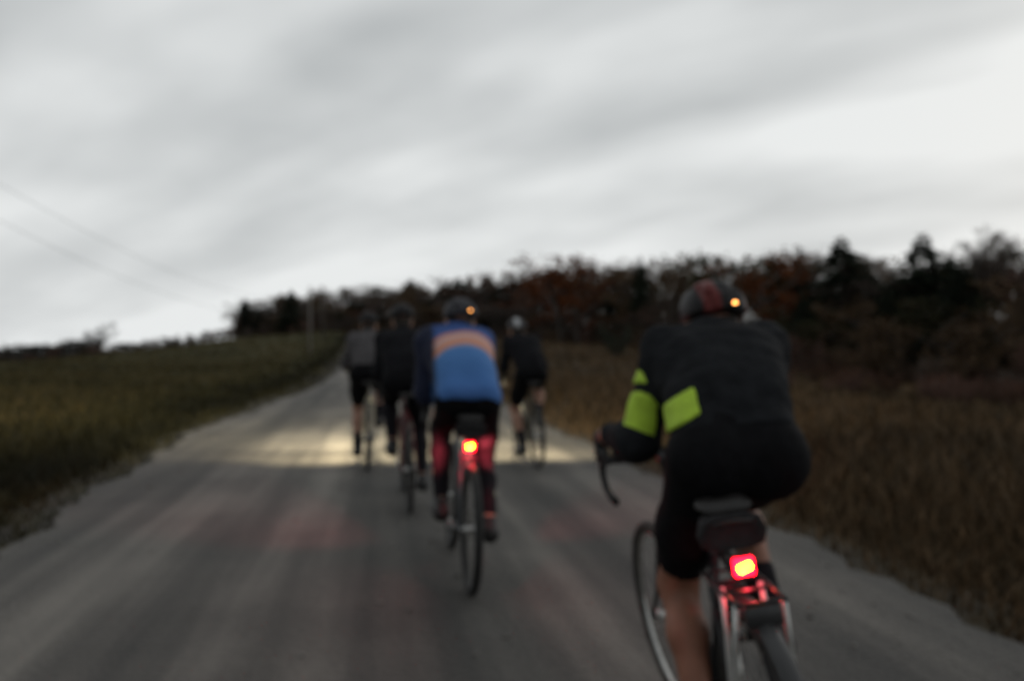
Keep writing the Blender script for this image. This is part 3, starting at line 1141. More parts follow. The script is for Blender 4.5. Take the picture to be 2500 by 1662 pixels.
def sdf_mesh(name, prims, h, mat, k=0.05, off=0.0, planes=(), cuts=(), wrinkle=0.0, wfreq=9.0, wst=(1, 1, 1), seed=0, post=None):
    """smooth union of tapered limbs and ellipsoids, grown by off, cut by planes (keep dot(n,p) > c), minus cuts"""
    lo = np.min([prim_box(p)[0] for p in prims], 0) - off - 3 * h
    hi = np.max([prim_box(p)[1] for p in prims], 0) + off + 3 * h
    n = np.ceil((hi - lo) / h).astype(int) + 1
    ax = [lo[i] + h * np.arange(n[i]) for i in range(3)]
    F = np.full(tuple(n), 1.0, dtype=np.float32)
    for p in prims:
        b0, b1 = prim_box(p)
        m = k + off + 2.5 * h
        i0 = np.clip(np.floor((b0 - m - lo) / h).astype(int), 0, n - 1)
        i1 = np.clip(np.ceil((b1 + m - lo) / h).astype(int) + 1, 1, n)
        sl = tuple(slice(a, b) for a, b in zip(i0, i1))
        X = ax[0][sl[0]][:, None, None]
        Y = ax[1][sl[1]][None, :, None]
        Z = ax[2][sl[2]][None, None, :]
        d = prim_d(p, X, Y, Z).astype(np.float32)
        s = F[sl]
        hh = np.maximum(k - np.abs(s - d), 0) / k
        F[sl] = np.minimum(s, d) - hh * hh * k * 0.25
    F -= off
    X = ax[0][:, None, None]
    Y = ax[1][None, :, None]
    Z = ax[2][None, None, :]
    for (nv, c) in planes:
        nv = np.array(nv, float)
        nv /= np.linalg.norm(nv)
        F = np.maximum(F, (c - (X * nv[0] + Y * nv[1] + Z * nv[2])).astype(np.float32))
    for p in cuts:
        F = np.maximum(F, -prim_d(p, X, Y, Z).astype(np.float32))
    # surface nets
    S = F < 0
    nx, ny, nz = n
    corners = [(i, j, q) for i in (0, 1) for j in (0, 1) for q in (0, 1)]
    cnt = np.zeros((nx - 1, ny - 1, nz - 1), dtype=np.int8)
    for c in corners:
        cnt += S[c[0]:nx - 1 + c[0], c[1]:ny - 1 + c[1], c[2]:nz - 1 + c[2]]
    act = (cnt > 0) & (cnt < 8)
    I = np.argwhere(act)
    idx = np.full(act.shape, -1, dtype=np.int32)
    idx[act] = np.arange(len(I))
    fv = np.stack([F[I[:, 0] + c[0], I[:, 1] + c[1], I[:, 2] + c[2]] for c in corners], 1)
    acc = np.zeros((len(I), 3))
    num = np.zeros(len(I))
    cs = np.array(corners, float)
    for a in range(8):
        for b in range(a + 1, 8):
            if np.abs(cs[a] - cs[b]).sum() != 1:
                continue
            x = (fv[:, a] < 0) != (fv[:, b] < 0)
            t = fv[x, a] / (fv[x, a] - fv[x, b])
            acc[x] += cs[a] + t[:, None] * (cs[b] - cs[a])
            num[x] += 1
    V = lo + h * (I + acc / num[:, None])
    quads = []
    for axis in range(3):
        o1, o2 = [(1, 2), (2, 0), (0, 1)][axis]
        sh = [slice(1, -1)] * 3
        sA, sB = list(sh), list(sh)
        sA[axis] = slice(0, -1)
        sB[axis] = slice(1, None)
        A, B = S[tuple(sA)], S[tuple(sB)]
        E = np.argwhere(A != B)
        if not len(E):
            continue
        pos = E.copy()
        pos[:, o1] += 1
        pos[:, o2] += 1
        av = A[tuple(E.T)]
        def cell(d1, d2):
            q = pos.copy()
            q[:, o1] += d1
            q[:, o2] += d2
            return idx[tuple(q.T)]
        q = np.stack([cell(-1, -1), cell(0, -1), cell(0, 0), cell(-1, 0)], 1)
        q[~av] = q[~av][:, ::-1]
        quads.append(q)
    me = np_mesh(name, V, np.concatenate(quads), mat, True)
    if wrinkle or post:
        co = np.empty(len(V) * 3, dtype=np.float32)
        no = np.empty(len(V) * 3, dtype=np.float32)
        me.vertices.foreach_get('co', co)
        me.vertices.foreach_get('normal', no)
        co = co.reshape(-1, 3)
        no = no.reshape(-1, 3)
        if wrinkle:
            w = np.array([mnoise.noise(Vector((p[0] * wfreq * wst[0] + seed, p[1] * wfreq * wst[1], p[2] * wfreq * wst[2] + seed * 2))) +
                          0.5 * mnoise.noise(Vector((p[0] * wfreq * 2.3 * wst[0], p[1] * wfreq * 2.3 * wst[1] + seed, p[2] * wfreq * 2.3 * wst[2]))) for p in co])
            co = co + no * (w * wrinkle)[:, None]
        me.vertices.foreach_set('co', co.astype(np.float32).ravel())
        me.update()
    return me


def two_bone(a, c, l1, l2, hint):
    a, c, hint = Vector(a), Vector(c), Vector(hint)
    d = c - a
    L = min(d.length, (l1 + l2) * 0.995)
    u = d.normalized()
    x = (l1 * l1 - l2 * l2 + L * L) / (2 * L)
    hgt = math.sqrt(max(l1 * l1 - x * x, 1e-6))
    w = hint - u * hint.dot(u)
    w.normalize()
    return a + u * x + w * hgt


BB = Vector((0, .43, .275))
CRANK = .17


def pedal_pos(s, ang):
    """s = +1 right, -1 left; ang = angle of the RIGHT crank, 0 forward, 90 down"""
    a = R(ang) + (0 if s > 0 else math.pi)
    return Vector((s * .125, BB.y + CRANK * math.cos(a), BB.z - CRANK * math.sin(a)))


def jersey_material(name):
    """blue cycling jersey with a peach and orange band across the upper back"""
    m, nt, p = new_mat(name)
    tc = nt.nodes.new('ShaderNodeTexCoord').outputs['Object']
    sep = nt.nodes.new('ShaderNodeSeparateXYZ')
    nt.links.new(tc, sep.inputs[0])
    n = tex_noise(nt, tc, 5.0, 3, 0.5)
    ax = mnode(nt, 'ABSOLUTE', sep.outputs[0])
    # height up the back, sagging towards the sides
    t = mnode(nt, 'ADD', mnode(nt, 'MULTIPLY', sep.outputs[2], 0.80), mnode(nt, 'MULTIPLY', sep.outputs[1], 0.60))
    t = mnode(nt, 'ADD', t, mnode(nt, 'MULTIPLY', mnode(nt, 'MULTIPLY', ax, ax), 1.9))
    t = mnode(nt, 'ADD', t, mnode(nt, 'MULTIPLY', n, 0.05))
    t = mnode(nt, 'SUBTRACT', t, 0.785)
    t = mnode(nt, 'MULTIPLY', t, 1.25, clamp=True)
    blue = (0.060, 0.165, 0.42)
    stops = [(0.0, (0.040, 0.085, 0.25)), (0.30, blue), (0.585, (0.075, 0.20, 0.46)), (0.62, (0.26, 0.30, 0.42)), (0.645, (0.62, 0.22, 0.11)),
             (0.70, (0.60, 0.33, 0.25)), (0.745, (0.58, 0.40, 0.40)), (0.785, (0.58, 0.20, 0.10)), (0.805, (0.10, 0.16, 0.36)), (0.84, (0.030, 0.075, 0.24)), (1.0, (0.025, 0.06, 0.20))]
    col = ramp_node(nt, t, stops)
    sl = mnode(nt, 'MULTIPLY', mnode(nt, 'SUBTRACT', ax, 0.172), 40.0, clamp=True)
    mx = nt.nodes.new('ShaderNodeMixRGB')
    nt.links.new(sl, mx.inputs[0])
    nt.links.new(col, mx.inputs[1])
    mx.inputs[2].default_value = (0.010, 0.014, 0.036, 1)
    nt.links.new(mx.outputs[0], p.inputs['Base Color'])
    p.inputs['Roughness'].default_value = 0.8
    p.inputs['Specular IOR Level'].default_value = 0.25
    return m


def helmet_material(base, stripe, name):
    m, nt, p = new_mat(name)
    tc = nt.nodes.new('ShaderNodeTexCoord').outputs['Object']
    sep = nt.nodes.new('ShaderNodeSeparateXYZ')
    nt.links.new(tc, sep.inputs[0])
    w = mnode(nt, 'ABSOLUTE', sep.outputs[0])
    w = mnode(nt, 'MULTIPLY', w, 7.0)
    w = mnode(nt, 'FRACT', mnode(nt, 'ADD', w, 0.15))
    col = ramp_node(nt, w, [(0.0, base), (0.42, base), (0.50, stripe), (0.78, stripe), (0.86, base)])
    nt.links.new(col, p.inputs['Base Color'])
    p.inputs['Roughness'].default_value = 0.55
    p.inputs['Specular IOR Level'].default_value = 0.2
    return m


M['jersey_blue'] = jersey_material('blue_orange_band_jersey')
M['helmet_striped'] = helmet_material((0.05, 0.05, 0.055), (0.50, 0.51, 0.52), 'grey_pale_striped_helmet_shell')
M['helmet_redstripe'] = helmet_material((0.012, 0.011, 0.012), (0.12, 0.022, 0.020), 'black_red_striped_helmet_shell')
M['neon'] = simple('neon_yellow_green_panel', (0.42, 0.62, 0.045), 0.7, var=0.15, scale=24, bump=0.2, bscale=60)


def build_rider(label, loc, rot, opt):
    """person > body, jersey/jacket, shorts, glove, shoe, helmet (> lamp), hair, glasses"""
    root = empty('person', loc, rot)
    tag(root, label, 'person', opt.get('group'))
    h = opt.get('voxel', .013)
    drop = opt.get('drop', 0.0)           # how much lower the shoulders are than a 45 degree back
    fwd = opt.get('fwd', 0.0)
    wide = opt.get('wide', 1.0)
    sway = opt.get('sway', 0.0)           # sideways shift of the shoulders
    hx = opt.get('head_x', sway)
    hz = opt.get('head_z', 0.0)
    J = {}
    for s in (-1, 1):
        J['hip', s] = Vector((s * .092 * wide, .262, 1.005))
        J['pel', s] = Vector((s * .075 * wide, .215, 1.035))
        J['wai', s] = Vector((s * .055 * wide + sway * .35, .34 + fwd * .3, 1.185 - drop * .3))
        J['che', s] = Vector((s * .080 * wide + sway * .75, .50 + fwd * .8, 1.325 - drop * .8))
        J['sho', s] = Vector((s * .162 * wide + sway, .585 + fwd, 1.385 - drop + s * opt.get('tilt', 0)))
        J['wri', s] = Vector((s * .205 * opt.get('bar_w', 1) + opt.get('bar_dx', 0), .815, 1.045))
        J['elb', s] = two_bone(J['sho', s], J['wri', s], .295, .265, (s * opt.get('elbow', .7), -.5, -.75))
        pd = pedal_pos(s, opt['crank'])
        J['ball', s] = pd + Vector((0, .0, .045))
        J['ank', s] = pd + Vector((-s * .005, -.115, .135 if pd.z < .3 else .115))
        J['kne', s] = two_bone(J['hip', s] + Vector((0, .0, -.02)), J['ank', s], .435, .435, (s * opt.get('knee_out', .05), 1, .25))
        J['toe', s] = J['ball', s] + Vector((s * .012, .085, -.008))
        J['heel', s] = J['ank', s] + Vector((0, -.045, -.075))
    neck0 = Vector((sway, .60 + fwd, 1.41 - drop))
    head = Vector((hx, .745 + fwd, 1.555 - drop + hz))
    neck1 = head + Vector((0, -.045, -.075))

    torso = []
    for s in (-1, 1):
        torso += [rc(J['pel', s], J['wai', s], .104 * wide, .104 * wide), rc(J['wai', s], J['che', s], .108 * wide, .112 * wide),
                  rc(J['che', s], J['sho', s] + Vector((-s * .02, 0, 0)), .105 * wide, .066)]
    torso += [rc((sway * .5, .42 + fwd * .5, 1.25 - drop * .5), neck0, .115, .062), rc(J['sho', -1], J['sho', 1], .062, .062)]
    arms, fores, thighs, shins, feet = {}, {}, {}, {}, {}
    for s in (-1, 1):
        arms[s] = [rc(J['sho', s], J['elb', s], .057, .044)]
        mid = J['elb', s].lerp(J['wri', s], .32)
        fores[s] = [rc(J['elb', s], mid, .043, .042), rc(mid, J['wri', s], .042, .028)]
        k1 = J['hip', s].lerp(J['kne', s], .5)
        thighs[s] = [rc(J['hip', s] + Vector((0, -.045, .015)), k1, .098, .083), rc(k1, J['kne', s], .083, .057)]
        c1 = J['kne', s].lerp(J['ank', s], .33) + Vector((0, -.018, 0))
        shins[s] = [rc(J['kne', s], c1, .055, .056), rc(c1, J['ank', s], .056, .034)]
        feet[s] = [rc(J['ank', s], J['heel', s], .034, .034), rc(J['heel', s], J['ball', s], .032, .036), rc(J['ball', s], J['toe', s], .036, .026)]
    hd = [ell(head + Vector((0, -.012, .03)), (.078, .098, .098)), rc(head + Vector((0, .02, -.02)), head + Vector((0, .062, -.075)), .066, .042),
          rc(head + Vector((0, .09, .012)), head + Vector((0, .112, -.025)), .012, .017), rc(head + Vector((-.022, .085, -.052)), head + Vector((.022, .085, -.052)), .014, .014),
          rc(neck0, neck1, .060, .056)]
    ears = [ell(head + Vector((s * .080, -.006, -.012)), (.012, .021, .034)) for s in (-1, 1)]
    hands = []
    for s in (-1, 1):
        hands += [rc(J['wri', s], J['wri', s] + Vector((0, .065, -.012)), .028, .030)]
    allp = torso + hd + ears + hands
    for s in (-1, 1):
        allp += arms[s] + fores[s] + thighs[s] + shins[s] + feet[s]
    body = mesh_obj('body', sdf_mesh('body', allp, h, opt.get('skin', M['skin']), k=.035), root)

    # top: torso and sleeves
    up = Vector((0, .55, .84))
    hem = Vector((0, .24, 1.075 - opt.get('long', 0)))
    top_p = list(torso)
    for s in (-1, 1):
        top_p += arms[s]
        if not opt.get('short_sleeve'):
            top_p += [fores[s][0], rc(fores[s][1][1], J['elb', s].lerp(J['wri', s], .93), .043, .031, True)]
    top_p += [rc(neck0, neck0.lerp(neck1, .35), .066, .066, True)]
    tm = sdf_mesh(opt['top_name'], top_p, h, opt['top'], k=.05, off=.014 + .12 * opt.get('long', 0) * (opt.get('long', 0) < .5), planes=[(up, up.normalized().dot(hem))],
                  wrinkle=opt.get('wrinkle', .006), wfreq=8.5, wst=(1, .7, 1.3), seed=opt.get('seed', 1))
    top = mesh_obj(opt['top_name'], tm, root)

    # shorts: pelvis and thighs
    sp = []
    for s in (-1, 1):
        sp += [rc(J['pel', s], J['wai', s], .104 * wide, .104 * wide), thighs[s][0]]
        end = J['hip', s].lerp(J['kne', s], opt.get('short_len', .80))
        sp += [rc(thighs[s][0][2], end, .083, .066, True)]
    dn = -up
    mesh_obj('shorts', sdf_mesh('shorts', sp, h, opt.get('shorts', M['shorts']), k=.045, off=.008,
                                planes=[(dn, dn.normalized().dot(hem + up.normalized() * .06))], wrinkle=.0025, wfreq=12, seed=3), root)
    for s in (-1, 1):
        if opt.get('warmers'):
            w = [rc(J['hip', s].lerp(J['kne', s], .72), J['kne', s], .074, .060), shins[s][0], rc(shins[s][1][1], J['ank', s], .056, .036, True)]
            mesh_obj('leg_warmer', sdf_mesh('leg_warmer', w, h, M['warmer'], k=.03, off=.008, wrinkle=.002, wfreq=14), root)
            if opt.get('bands'):
                a = J['kne', s].lerp(J['ank', s], .60)
                b = J['kne', s].lerp(J['ank', s], .70)
                mesh_obj('reflective_band', sdf_mesh('reflective_band', [rc(b + (b - a) * .0, a, .052, .056, True)], .008, M['sock_band'], k=.01, off=.004,
                                                     planes=[((a - b), (a - b).normalized().dot(b))]), root)
        else:
            w = [rc(J['kne', s].lerp(J['ank', s], .62), J['ank', s], .047, .038), feet[s][0]]
            ax_ = J['ank', s] - J['kne', s]
            mesh_obj('sock', sdf_mesh('sock', w, min(h, .012), M['warmer'], k=.03, off=.006, planes=[(ax_, ax_.normalized().dot(J['kne', s].lerp(J['ank', s], .66)))]), root)
        mesh_obj('shoe', sdf_mesh('shoe', feet[s] + [rc(J['heel', s] + Vector((0, 0, -.012)), J['toe', s] + Vector((0, 0, -.014)), .030, .026)], min(h, .011), M['shoe'], k=.03, off=.009,
                                  planes=[((0, 0, -1), -(J['ank', s].z + .018))]), root)
        # gloved hand closed on the brake hood: palm, four bent fingers, thumb inside
        W_ = J['wri', s]
        g = [rc(W_, W_ + Vector((s * .004, .055, -.014)), .028, .027), rc(W_ + Vector((s * .012, .045, -.012)), W_ + Vector((s * .016, .085, -.024)), .022, .019)]
        for i in range(4):
            kn = W_ + Vector((s * .026, .088 - .010 * i, -.008 - .019 * i))
            md = kn + Vector((s * -.001, .043 - .004 * i, -.022 - .002 * i))
            tp = md + Vector((-s * .034, .004 - .002 * i, -.018))
            g += [rc(W_ + Vector((s * .012, .05, -.012 - .008 * i)), kn, .012, .0105), rc(kn, md, .0105, .0095), rc(md, tp, .0095, .008)]
        th = W_ + Vector((-s * .024, .050, -.010))
        g += [rc(W_ + Vector((-s * .008, .020, -.006)), th, .015, .0115), rc(th, th + Vector((-s * .004, .038, -.020)), .0115, .009)]
        mesh_obj('glove', sdf_mesh('glove', g, opt.get('hand_voxel', .0065), M['glove'], k=.010, off=.002), root)

    # helmet with long vents
    hc = head + Vector((0, -.015, .058))
    shell = [ell(hc, (.103, .140, .098)), ell(hc + Vector((0, -.065, -.012)), (.086, .082, .080))]
    cuts = []
    for vx in (-.058, 0.0, .058):
        for (y0, y1) in ((-.125, -.045), (-.015, .085)):
            zz = .108 - abs(vx) * .45
            cuts.append(rc(hc + Vector((vx * 1.1, y0, zz - (.045 if y0 < -.1 else 0))), hc + Vector((vx, y1, zz - (.018 if y1 > 0 else 0))), .0135, .0135))
    for vx in (-.045, .045):
        cuts.append(rc(hc + Vector((vx, -.165, -.03)), hc + Vector((vx, -.120, .050)), .014, .014))
    hm = mesh_obj('helmet', sdf_mesh('helmet', shell, opt.get('helmet_voxel', .008), opt['helmet'], k=.04, cuts=cuts,
                                     planes=[((0, .22, 1.0), Vector((0, .22, 1.0)).normalized().dot(hc + Vector((0, 0, -.040))))]), root)
    if opt.get('visor'):
        mb = MB()
        vs, fs = [], []
        for i in range(9):
            a = -1.1 + 2.2 * i / 8
            for r_, dz in ((0, .006), (.05, -.004), (.05, -.010), (0, -.002)):
                vs.append(hc + Vector((math.sin(a) * .098, .06 + math.cos(a) * (.072 + r_), -.008 + dz)))
        for i in range(8):
            for q in range(4):
                fs.append((i * 4 + q, i * 4 + (q + 1) % 4, i * 4 + 4 + (q + 1) % 4, i * 4 + 4 + q))
        mb.add(vs, fs).build('visor', M['black_plastic'], hm)
    if opt.get('helmet_lamp'):
        lx = hc + Vector((opt['helmet_lamp'], -.152, .012))
        MB().box(lx, (.030, .018, .022), bevel=.004).build('lamp_housing', M['black_plastic'], hm)
        tag(MB().box(lx + Vector((0, -.011, 0)), (.013, .006, .010), bevel=.002).build('lamp', M['helmet_led'], hm), 'small lit orange lamp on the back of the helmet')
    mesh_obj('hair', sdf_mesh('hair', [ell(head + Vector((0, -.038, .005)), (.080, .075, .080)), rc(head + Vector((-.04, -.075, -.055)), head + Vector((.04, -.075, -.055)), .028, .028)], .011, M['hair'], k=.03, wrinkle=.006, wfreq=30,
                              planes=[((0, -1, .3), Vector((0, -1, .3)).normalized().dot(head + Vector((0, .005, 0))))]), root)
    # wrap-around glasses
    mb = MB()
    vs, fs = [], []
    for i in range(13):
        a = -1.35 + 2.7 * i / 12
        for dz in (.016, -.018):
            vs.append(head + Vector((math.sin(a) * .083, .012 + math.cos(a) * .088, .012 + dz)))
            vs.append(head + Vector((math.sin(a) * .087, .012 + math.cos(a) * .092, .012 + dz)))
    for i in range(12):
        b = i * 4
        fs += [(b, b + 4, b + 6, b + 2), (b + 1, b + 3, b + 7, b + 5), (b, b + 1, b + 5, b + 4), (b + 2, b + 6, b + 7, b + 3)]
    mb.add(vs, fs).build('glasses', M['lens'], root)
    if opt.get('neon'):
        def panel(nm, pr, planes, lab, cuts=()):
            o = mesh_obj(nm, sdf_mesh(nm, pr, h * .7, M['neon'], k=.05, off=.0205, planes=planes, cuts=cuts, wrinkle=.009, wfreq=8.5, wst=(1, .7, 1.3), seed=opt.get('seed', 1)), root)
            return tag(o, lab)
        s = -1
        sh, el_, wr = J['sho', s], J['elb', s], J['wri', s]
        d1 = el_ - sh
        # outer half of the upper sleeve, split by a black gap
        out = Vector((-1, -.35, .1))
        panel('sleeve_panel', [rc(sh, el_, .057, .044)], [(out, out.normalized().dot(sh.lerp(el_, .5)) + .012), (d1, d1.normalized().dot(sh.lerp(el_, -.12))), (-d1, (-d1).normalized().dot(sh.lerp(el_, .40)))], 'neon yellow green panel on the left shoulder')
        panel('sleeve_panel', [rc(sh, el_, .057, .044)], [(out, out.normalized().dot(sh.lerp(el_, .5)) + .022), (d1, d1.normalized().dot(sh.lerp(el_, .50))), (-d1, (-d1).normalized().dot(sh.lerp(el_, 1.12)))], 'neon yellow green panel on the left upper sleeve')
        # slanted patch on the left flank
        w0, c0 = J['wai', s], J['che', s]
        e1 = Vector((-.45, .2, .87)).normalized()
        out2 = Vector((-1, -.55, -.25))
        mid = w0.lerp(c0, .30)
        panel('flank_panel', torso, [(out2, out2.normalized().dot(mid) + .113), (e1, e1.dot(mid) - .038), (-e1, -(e1.dot(mid) + .034)), ((0, 0, 1), 1.0), ((-1, 0, 0), .098)], 'neon yellow green panel on the left flank')
    return root


# ------------------------------------------------------------------ bicycles
WR = .345


def wheel(parent, cy, tyre_mat, rim_mat, tyre_r=.019, steer=None, spokes=28, disc=False):
    c = Vector((0, cy, WR))
    rim = MB()
    rim.ring(c, WR - tyre_r * 1.75, .0085, n=56, m=6)
    rim.ring(c, WR - tyre_r * 1.75 - .012, .0065, n=56, m=6)
    w = rim.build('wheel', rim_mat, parent)
    t = MB()
    t.ring(c, WR - tyre_r, tyre_r, n=64, m=10)
    t.build('tyre', tyre_mat, w)
    sp = MB()
    for k in range(spokes):
        a = 2 * math.pi * k / spokes
        s = 1 if k % 2 else -1
        b = a + (0.5 if (k // 2) % 2 else -0.5)
        p0 = c + Vector((s * .030, math.cos(b) * .022, math.sin(b) * .022))
        p1 = c + Vector((0, math.cos(a) * (WR - .045), math.sin(a) * (WR - .045)))
        sp.tube([p0, p1], .0012, 4, cap=False)
    sp.build('spokes', M['steel'], w)
    hb = MB()
    hb.tube([c + Vector((-.055, 0, 0)), c + Vector((-.034, 0, 0)), c + Vector((-.033, 0, 0)), c + Vector((-.028, 0, 0)), c + Vector((-.018, 0, 0)), c + Vector((.018, 0, 0)), c + Vector((.028, 0, 0)), c + Vector((.033, 0, 0)), c + Vector((.034, 0, 0)), c + Vector((.055, 0, 0))],
            [.009, .010, .024, .024, .014, .014, .024, .024, .010, .009], 12)
    hb.build('hub', M['alloy'], w)
    return w


def build_bicycle(label, loc, rot, opt):
    root = empty('bicycle', loc, rot)
    tag(root, label, 'bicycle', opt.get('group'))
    paint = opt['paint']
    tyre = opt.get('tyre', M['rubber'])
    rear = wheel(root, 0.0, tyre, opt.get('rim', M['black_alloy']), opt.get('tyre_r', .019))
    # steered assembly
    st = opt.get('steer', 0.0)
    axis_p = Vector((0, .745, .80))
    axis = Vector((0, -.30, .954)).normalized()
    Ms = Matrix.Translation(axis_p) @ Matrix.Rotation(R(st), 4, axis) @ Matrix.Translation(-axis_p)
    fw = wheel(root, 1.02, tyre, opt.get('rim', M['black_alloy']), opt.get('tyre_r', .019))
    fw.matrix_local = Ms
    seat_top = Vector((0, .255, .80))
    head_t, head_b = Vector((0, .722, .885)), Vector((0, .765, .745))
    fr = MB()
    fr.tube([BB, seat_top], .0155, 10)
    fr.tube([seat_top + Vector((0, .004, -.02)), head_t + Vector((0, .006, -.03))], .0145, 10)
    fr.tube([BB, head_b + Vector((0, -.008, .03))], .0185, 10)
    fr.tube([head_b, head_t], .020, 12)
    for s in (-1, 1):
        ax_ = Vector((s * .064, 0, WR))
        fr.tube([BB + Vector((s * .03, -.01, 0)), BB + Vector((s * .045, -.10, .01)), ax_], [.011, .010, .008], 8)
        fr.tube([seat_top + Vector((s * .012, -.005, -.03)), seat_top + Vector((s * .040, -.055, -.11)), ax_], [.009, .008, .007], 8)
    fr.tube([BB + Vector((-.036, 0, 0)), BB + Vector((.036, 0, 0))], .022, 12)
    fr.tube([(-.040, .185, .655), (.040, .185, .655)], .006, 6)
    fr.build('frame', paint, root)
    fk = MB()
    fk.tube([head_b + Vector((0, .006, -.005)), head_b + Vector((0, .012, -.035))], .022, 10)
    for s in (-1, 1):
        fk.tube([head_b + Vector((s * .01, .012, -.03)), head_b + Vector((s * .046, .028, -.06)), head_b + Vector((s * .052, .13, -.26)), Vector((s * .054, 1.02, WR))], [.012, .013, .010, .008], 8)
    fork = fk.build('fork', opt.get('fork', paint), root)
    fork.matrix_local = Ms
    sm = MB()
    sm.tube([head_t, head_t + Vector((0, -.012, .045))], .019, 10)
    sm.tube([head_t + Vector((0, -.010, .045)), Vector((0, .775, .985))], .016, 8)
    stem = sm.build('stem', M['black_alloy'], root)
    stem.matrix_local = Ms
    bar = MB()
    pts = [(0, .775, .985), (.10, .775, .985), (.175, .782, .985), (.198, .810, .985), (.205, .855, .982), (.208, .898, .955), (.210, .908, .915), (.210, .885, .872), (.212, .835, .855), (.214, .765, .848)]
    for s in (-1, 1):
        bar.tube([(s * p[0], p[1], p[2]) for p in pts], .0145, 8)
    hb = bar.build('handlebar', M['tape'], root)
    Mb = Ms @ Matrix.Diagonal((opt.get('bar_w', 1), 1, 1, 1))
    hb.matrix_local = Mb
    for s in (-1, 1):
        hd = MB()
        hd.tube([(s * .203, .835, .992), (s * .205, .875, 1.000), (s * .206, .915, 1.012), (s * .206, .930, 1.028)], [.016, .018, .016, .012], 8)
        ho = hd.build('brake_hood', M['black_plastic'], root)
        ho.matrix_local = Mb
        lv = MB()
        lv.tube([(s * .205, .925, 1.012), (s * .206, .948, .985), (s * .207, .945, .935), (s * .210, .925, .885)], [.008, .007, .006, .005], 6)
        lo = lv.build('brake_lever', M['alloy'], ho)
    sp = MB()
    sp.tube([seat_top, Vector((0, .222, .905))], .0135, 10)
    sp.tube([(-.022, .205, .912), (-.022, .31, .915)], .004, 6)
    sp.tube([(.022, .205, .912), (.022, .31, .915)], .004, 6)
    sp.build('seatpost', M['black_alloy'], root)
    sd = MB()
    prof = [(.075, .058, .925, .018), (.095, .072, .935, .026), (.14, .070, .937, .030), (.20, .048, .936, .028), (.26, .026, .935, .022), (.33, .021, .932, .018), (.355, .014, .926, .012)]
    vs, fs = [], []
    for (y, hw, z, th) in prof:
        for (fx, fz) in ((-1, -.35), (-.92, .45), (-.5, .95), (0, .85), (.5, .95), (.92, .45), (1, -.35), (.6, -1), (-.6, -1)):
            vs.append((hw * fx, y, z + fz * th * .55))
    for i in range(len(prof) - 1):
        for k in range(9):
            a, b = i * 9 + k, i * 9 + (k + 1) % 9
            fs.append((a, a + 9, b + 9, b))
    fs.append(tuple(range(9)))
    fs.append(tuple(reversed(range((len(prof) - 1) * 9, len(prof) * 9))))
    sd.add(vs, fs).build('saddle', M['saddle'], root)
    # drivetrain
    ca = opt['crank']
    for s in (-1, 1):
        pd = pedal_pos(s, ca)
        ck = MB()
        ck.tube([BB + Vector((s * .038, 0, 0)), BB + Vector((s * .072, 0, 0))], .014, 10)
        e = Vector((s * .078, pd.y, pd.z))
        ck.tube([BB + Vector((s * .068, 0, 0)), e], [.015, .011], 8)
        cko = ck.build('crank', M['alloy'], root)
        pm = MB()
        pm.tube([e, pd + Vector((s * .03, 0, 0))], .006, 6)
        pm.box(pd + Vector((0, 0, 0)), (.080, .062, .018), bevel=.004)
        pm.build('pedal', M['black_plastic'], cko)
    cr = MB()
    cr.ring(BB + Vector((.050, 0, 0)), .092, .004, n=40, m=6)
    for k in range(5):
        a = 2 * math.pi * k / 5 + R(ca)
        cr.tube([BB + Vector((.052, 0, 0)), BB + Vector((.050, math.cos(a) * .09, math.sin(a) * .09))], .006, 5)
    cr.build('chainring', M['steel'], root)
    cg = MB()
    for k in range(6):
        cg.ring(Vector((.030 + k * .0042, 0, WR)), .052 - k * .005, .0035, n=20, m=5)
    cg.build('cassette', M['steel'], rear)
    ch = MB()
    ch.tube([(.046, 0, WR + .045), (.050, BB.y, BB.z + .092)], .0045, 5)
    ch.tube([(.044, -.01, WR - .13), (.050, BB.y, BB.z - .092)], .0045, 5)
    ch.build('chain', M['steel'], root)
    dr = MB()
    dr.box((.048, .012, WR - .055), (.018, .04, .06), bevel=.004)
    dr.box((.044, .02, WR - .115), (.010, .03, .09), bevel=.003)
    dr.build('rear_derailleur', M['black_alloy'], root)
    # calliper brakes
    for nm, c in (('rear_brake', Vector((0, .150, .705))), ):
        mb = MB()
        mb.box(c, (.075, .022, .02), bevel=.004)
        for s in (-1, 1):
            mb.box(c + Vector((s * .036, 0, -.025)), (.012, .018, .05), bevel=.003)
        mb.build(nm, M['black_alloy'], root)

    if opt.get('rack'):
        rk = MB()
        zz = .742
        for s in (-1, 1):
            rk.tube([(s * .058, .20, zz), (s * .062, .06, zz), (s * .058, -.10, zz)], .006, 8)
        for y in (.18, .09, .0, -.095):
            rk.tube([(-.060, y, zz), (.060, y, zz)], .005, 6)
        ro = rk.build('rack', M['black_alloy'], root)
        for s in (-1, 1):
            for (yt, xb, yb) in ((-.085, .083, -.025), (.05, .080, .012)):
                MB().tube([(s * (.058 if yt < 0 else .050), yt, zz), (s * (.066 if yt < 0 else .056), yt * .62 + yb * .38, zz - .11), (s * xb, yb, WR + .012)], .0075, 8).build('strut', M['silver_tube'], ro)
        # lamp bracket and the pale plate below it
        MB().box((0, -.106, .715), (.090, .010, .050), bevel=.004).build('rear_plate', M['guard'], ro)
